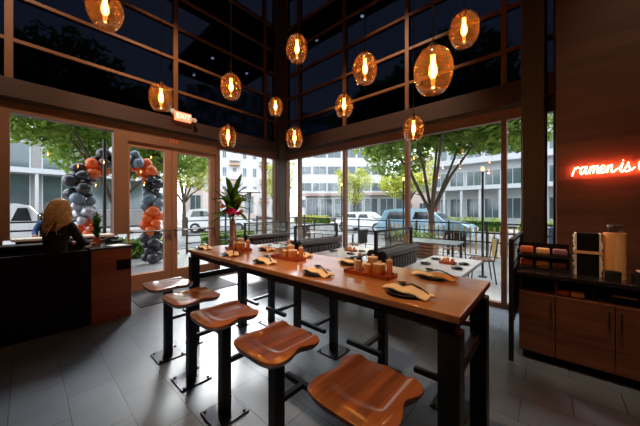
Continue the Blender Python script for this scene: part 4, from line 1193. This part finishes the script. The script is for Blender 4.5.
building('apartment_building', (-40.9, 23.9, 0), 1.04, 15, 14, 22, 7, 9, 'tall white apartment block with wooden balcony soffits left of the corner', M['wallwhite'], (.4, .5), 0, balc=True)
building('office_building', (-28.5, 38.0, 0), .726, 16, 12, 19, 6, 6, 'pale office block with white floor bands right of the corner column', M['wallwhite'], (.92, .5), 1)
building('pavilion', (-19.6, 29.3, 0), .5, 14, 5, 3.3, 1, 7, 'low pavilion with brown roof and dark glass beyond the hedge', M['wallgrey'], (.9, .8), 0, roofm=M['roofbrown'])
building('corner_building', (-13.4, 43, 0), .2, 11, 8, 10, 3, 5, 'pinkish building behind the trees in the middle windows', M['wallpink'], (.5, .5), 0)
building('side_building', (-33, 17.6, 0), 1.15, 9, 6, 4.2, 1, 4, 'long pale low building seen through the right glass door', M['wallpink'], (.6, .6), 0)
# ================================================================= LIGHT
w = bpy.data.worlds.new('World'); S.world = w; w.use_nodes = True
nt = w.node_tree; bgn = nt.nodes['Background']
sky = nt.nodes.new('ShaderNodeTexSky'); sky.sky_type = 'HOSEK_WILKIE'
sky.sun_direction = Vector((-.75, .4, .55)).normalized(); sky.turbidity = 6; sky.ground_albedo = .4
hz = nt.nodes.new('ShaderNodeMix'); hz.data_type = 'RGBA'; hz.inputs[0].default_value = .75
hz.inputs[7].default_value = (.86, .92, 1, 1)
nt.links.new(sky.outputs[0], hz.inputs[6]); nt.links.new(hz.outputs[2], bgn.inputs['Color'])
bgn.inputs['Strength'].default_value = 2.3
def light(kind, name, loc, power, col, rot=None, target=None, **kw):
    l = bpy.data.lights.new(name, kind); l.energy = power; l.color = col
    for k_, v_ in kw.items(): setattr(l, k_, v_)
    o = bpy.data.objects.new(name, l); C.objects.link(o); o.location = loc
    if target is not None: o.rotation_euler = (Vector(target)-Vector(loc)).to_track_quat('-Z', 'Y').to_euler()
    if rot: o.rotation_euler = rot
    return o
light('SUN', 'sun', (0, 0, 20), 4.6, (.97, .98, 1), target=(.75, -.4, 20-.55), angle=.33)
# warm spots added out of view below the ceiling to brighten the interior
spots = [((-.6, .3, 6.9), (-.9, 1.4, .9), 300, .42), ((-2.4, .3, 6.9), (-2.2, 1.4, .9), 330, .45), ((1.2, 1.6, 6.9), (.9, 3.8, 1.0), 130, .75),
         ((-3.6, 1.0, 6.9), (-5.7, 2.2, 2.6), 420, .9), ((-2.2, 2.6, 6.9), (-2.6, 4.8, 2.9), 420, .9), ((-3.4, -.8, 6.9), (-5.7, 0.5, 2.9), 330, .7), ((.2, 1.9, 6.9), (.2, 3.6, 1.0), 230, .3)]
for i, (a, b, pw_, sz_) in enumerate(spots):
    light('SPOT', 'added_spot', a, pw_, (1, .72, .5), target=b, spot_size=sz_, spot_blend=.8, shadow_soft_size=.08)
for (px, py), d, l in pend:
    pass

# ================================================================= CAMERA
cd = bpy.data.cameras.new('camera'); cam = bpy.data.objects.new('camera', cd); C.objects.link(cam)
cam.location = (0, 0, 1.5); cam.rotation_euler = (PI/2, 0, math.radians(41.6))
cd.sensor_width = 36; cd.lens = 261/640*36; cd.shift_y = -(213-209)/640
cd.clip_start = .05; cd.clip_end = 300
S.camera = cam
S.view_settings.view_transform = 'Standard'; S.view_settings.look = 'None'; S.view_settings.gamma = 1
S.view_settings.exposure = 1.25
S.view_settings.use_curve_mapping = False
S.cycles.use_denoising = True
S.cycles.sample_clamp_indirect = 4
S.cycles.max_bounces = 10; S.cycles.transparent_max_bounces = 24
S.cycles.caustics_reflective = False
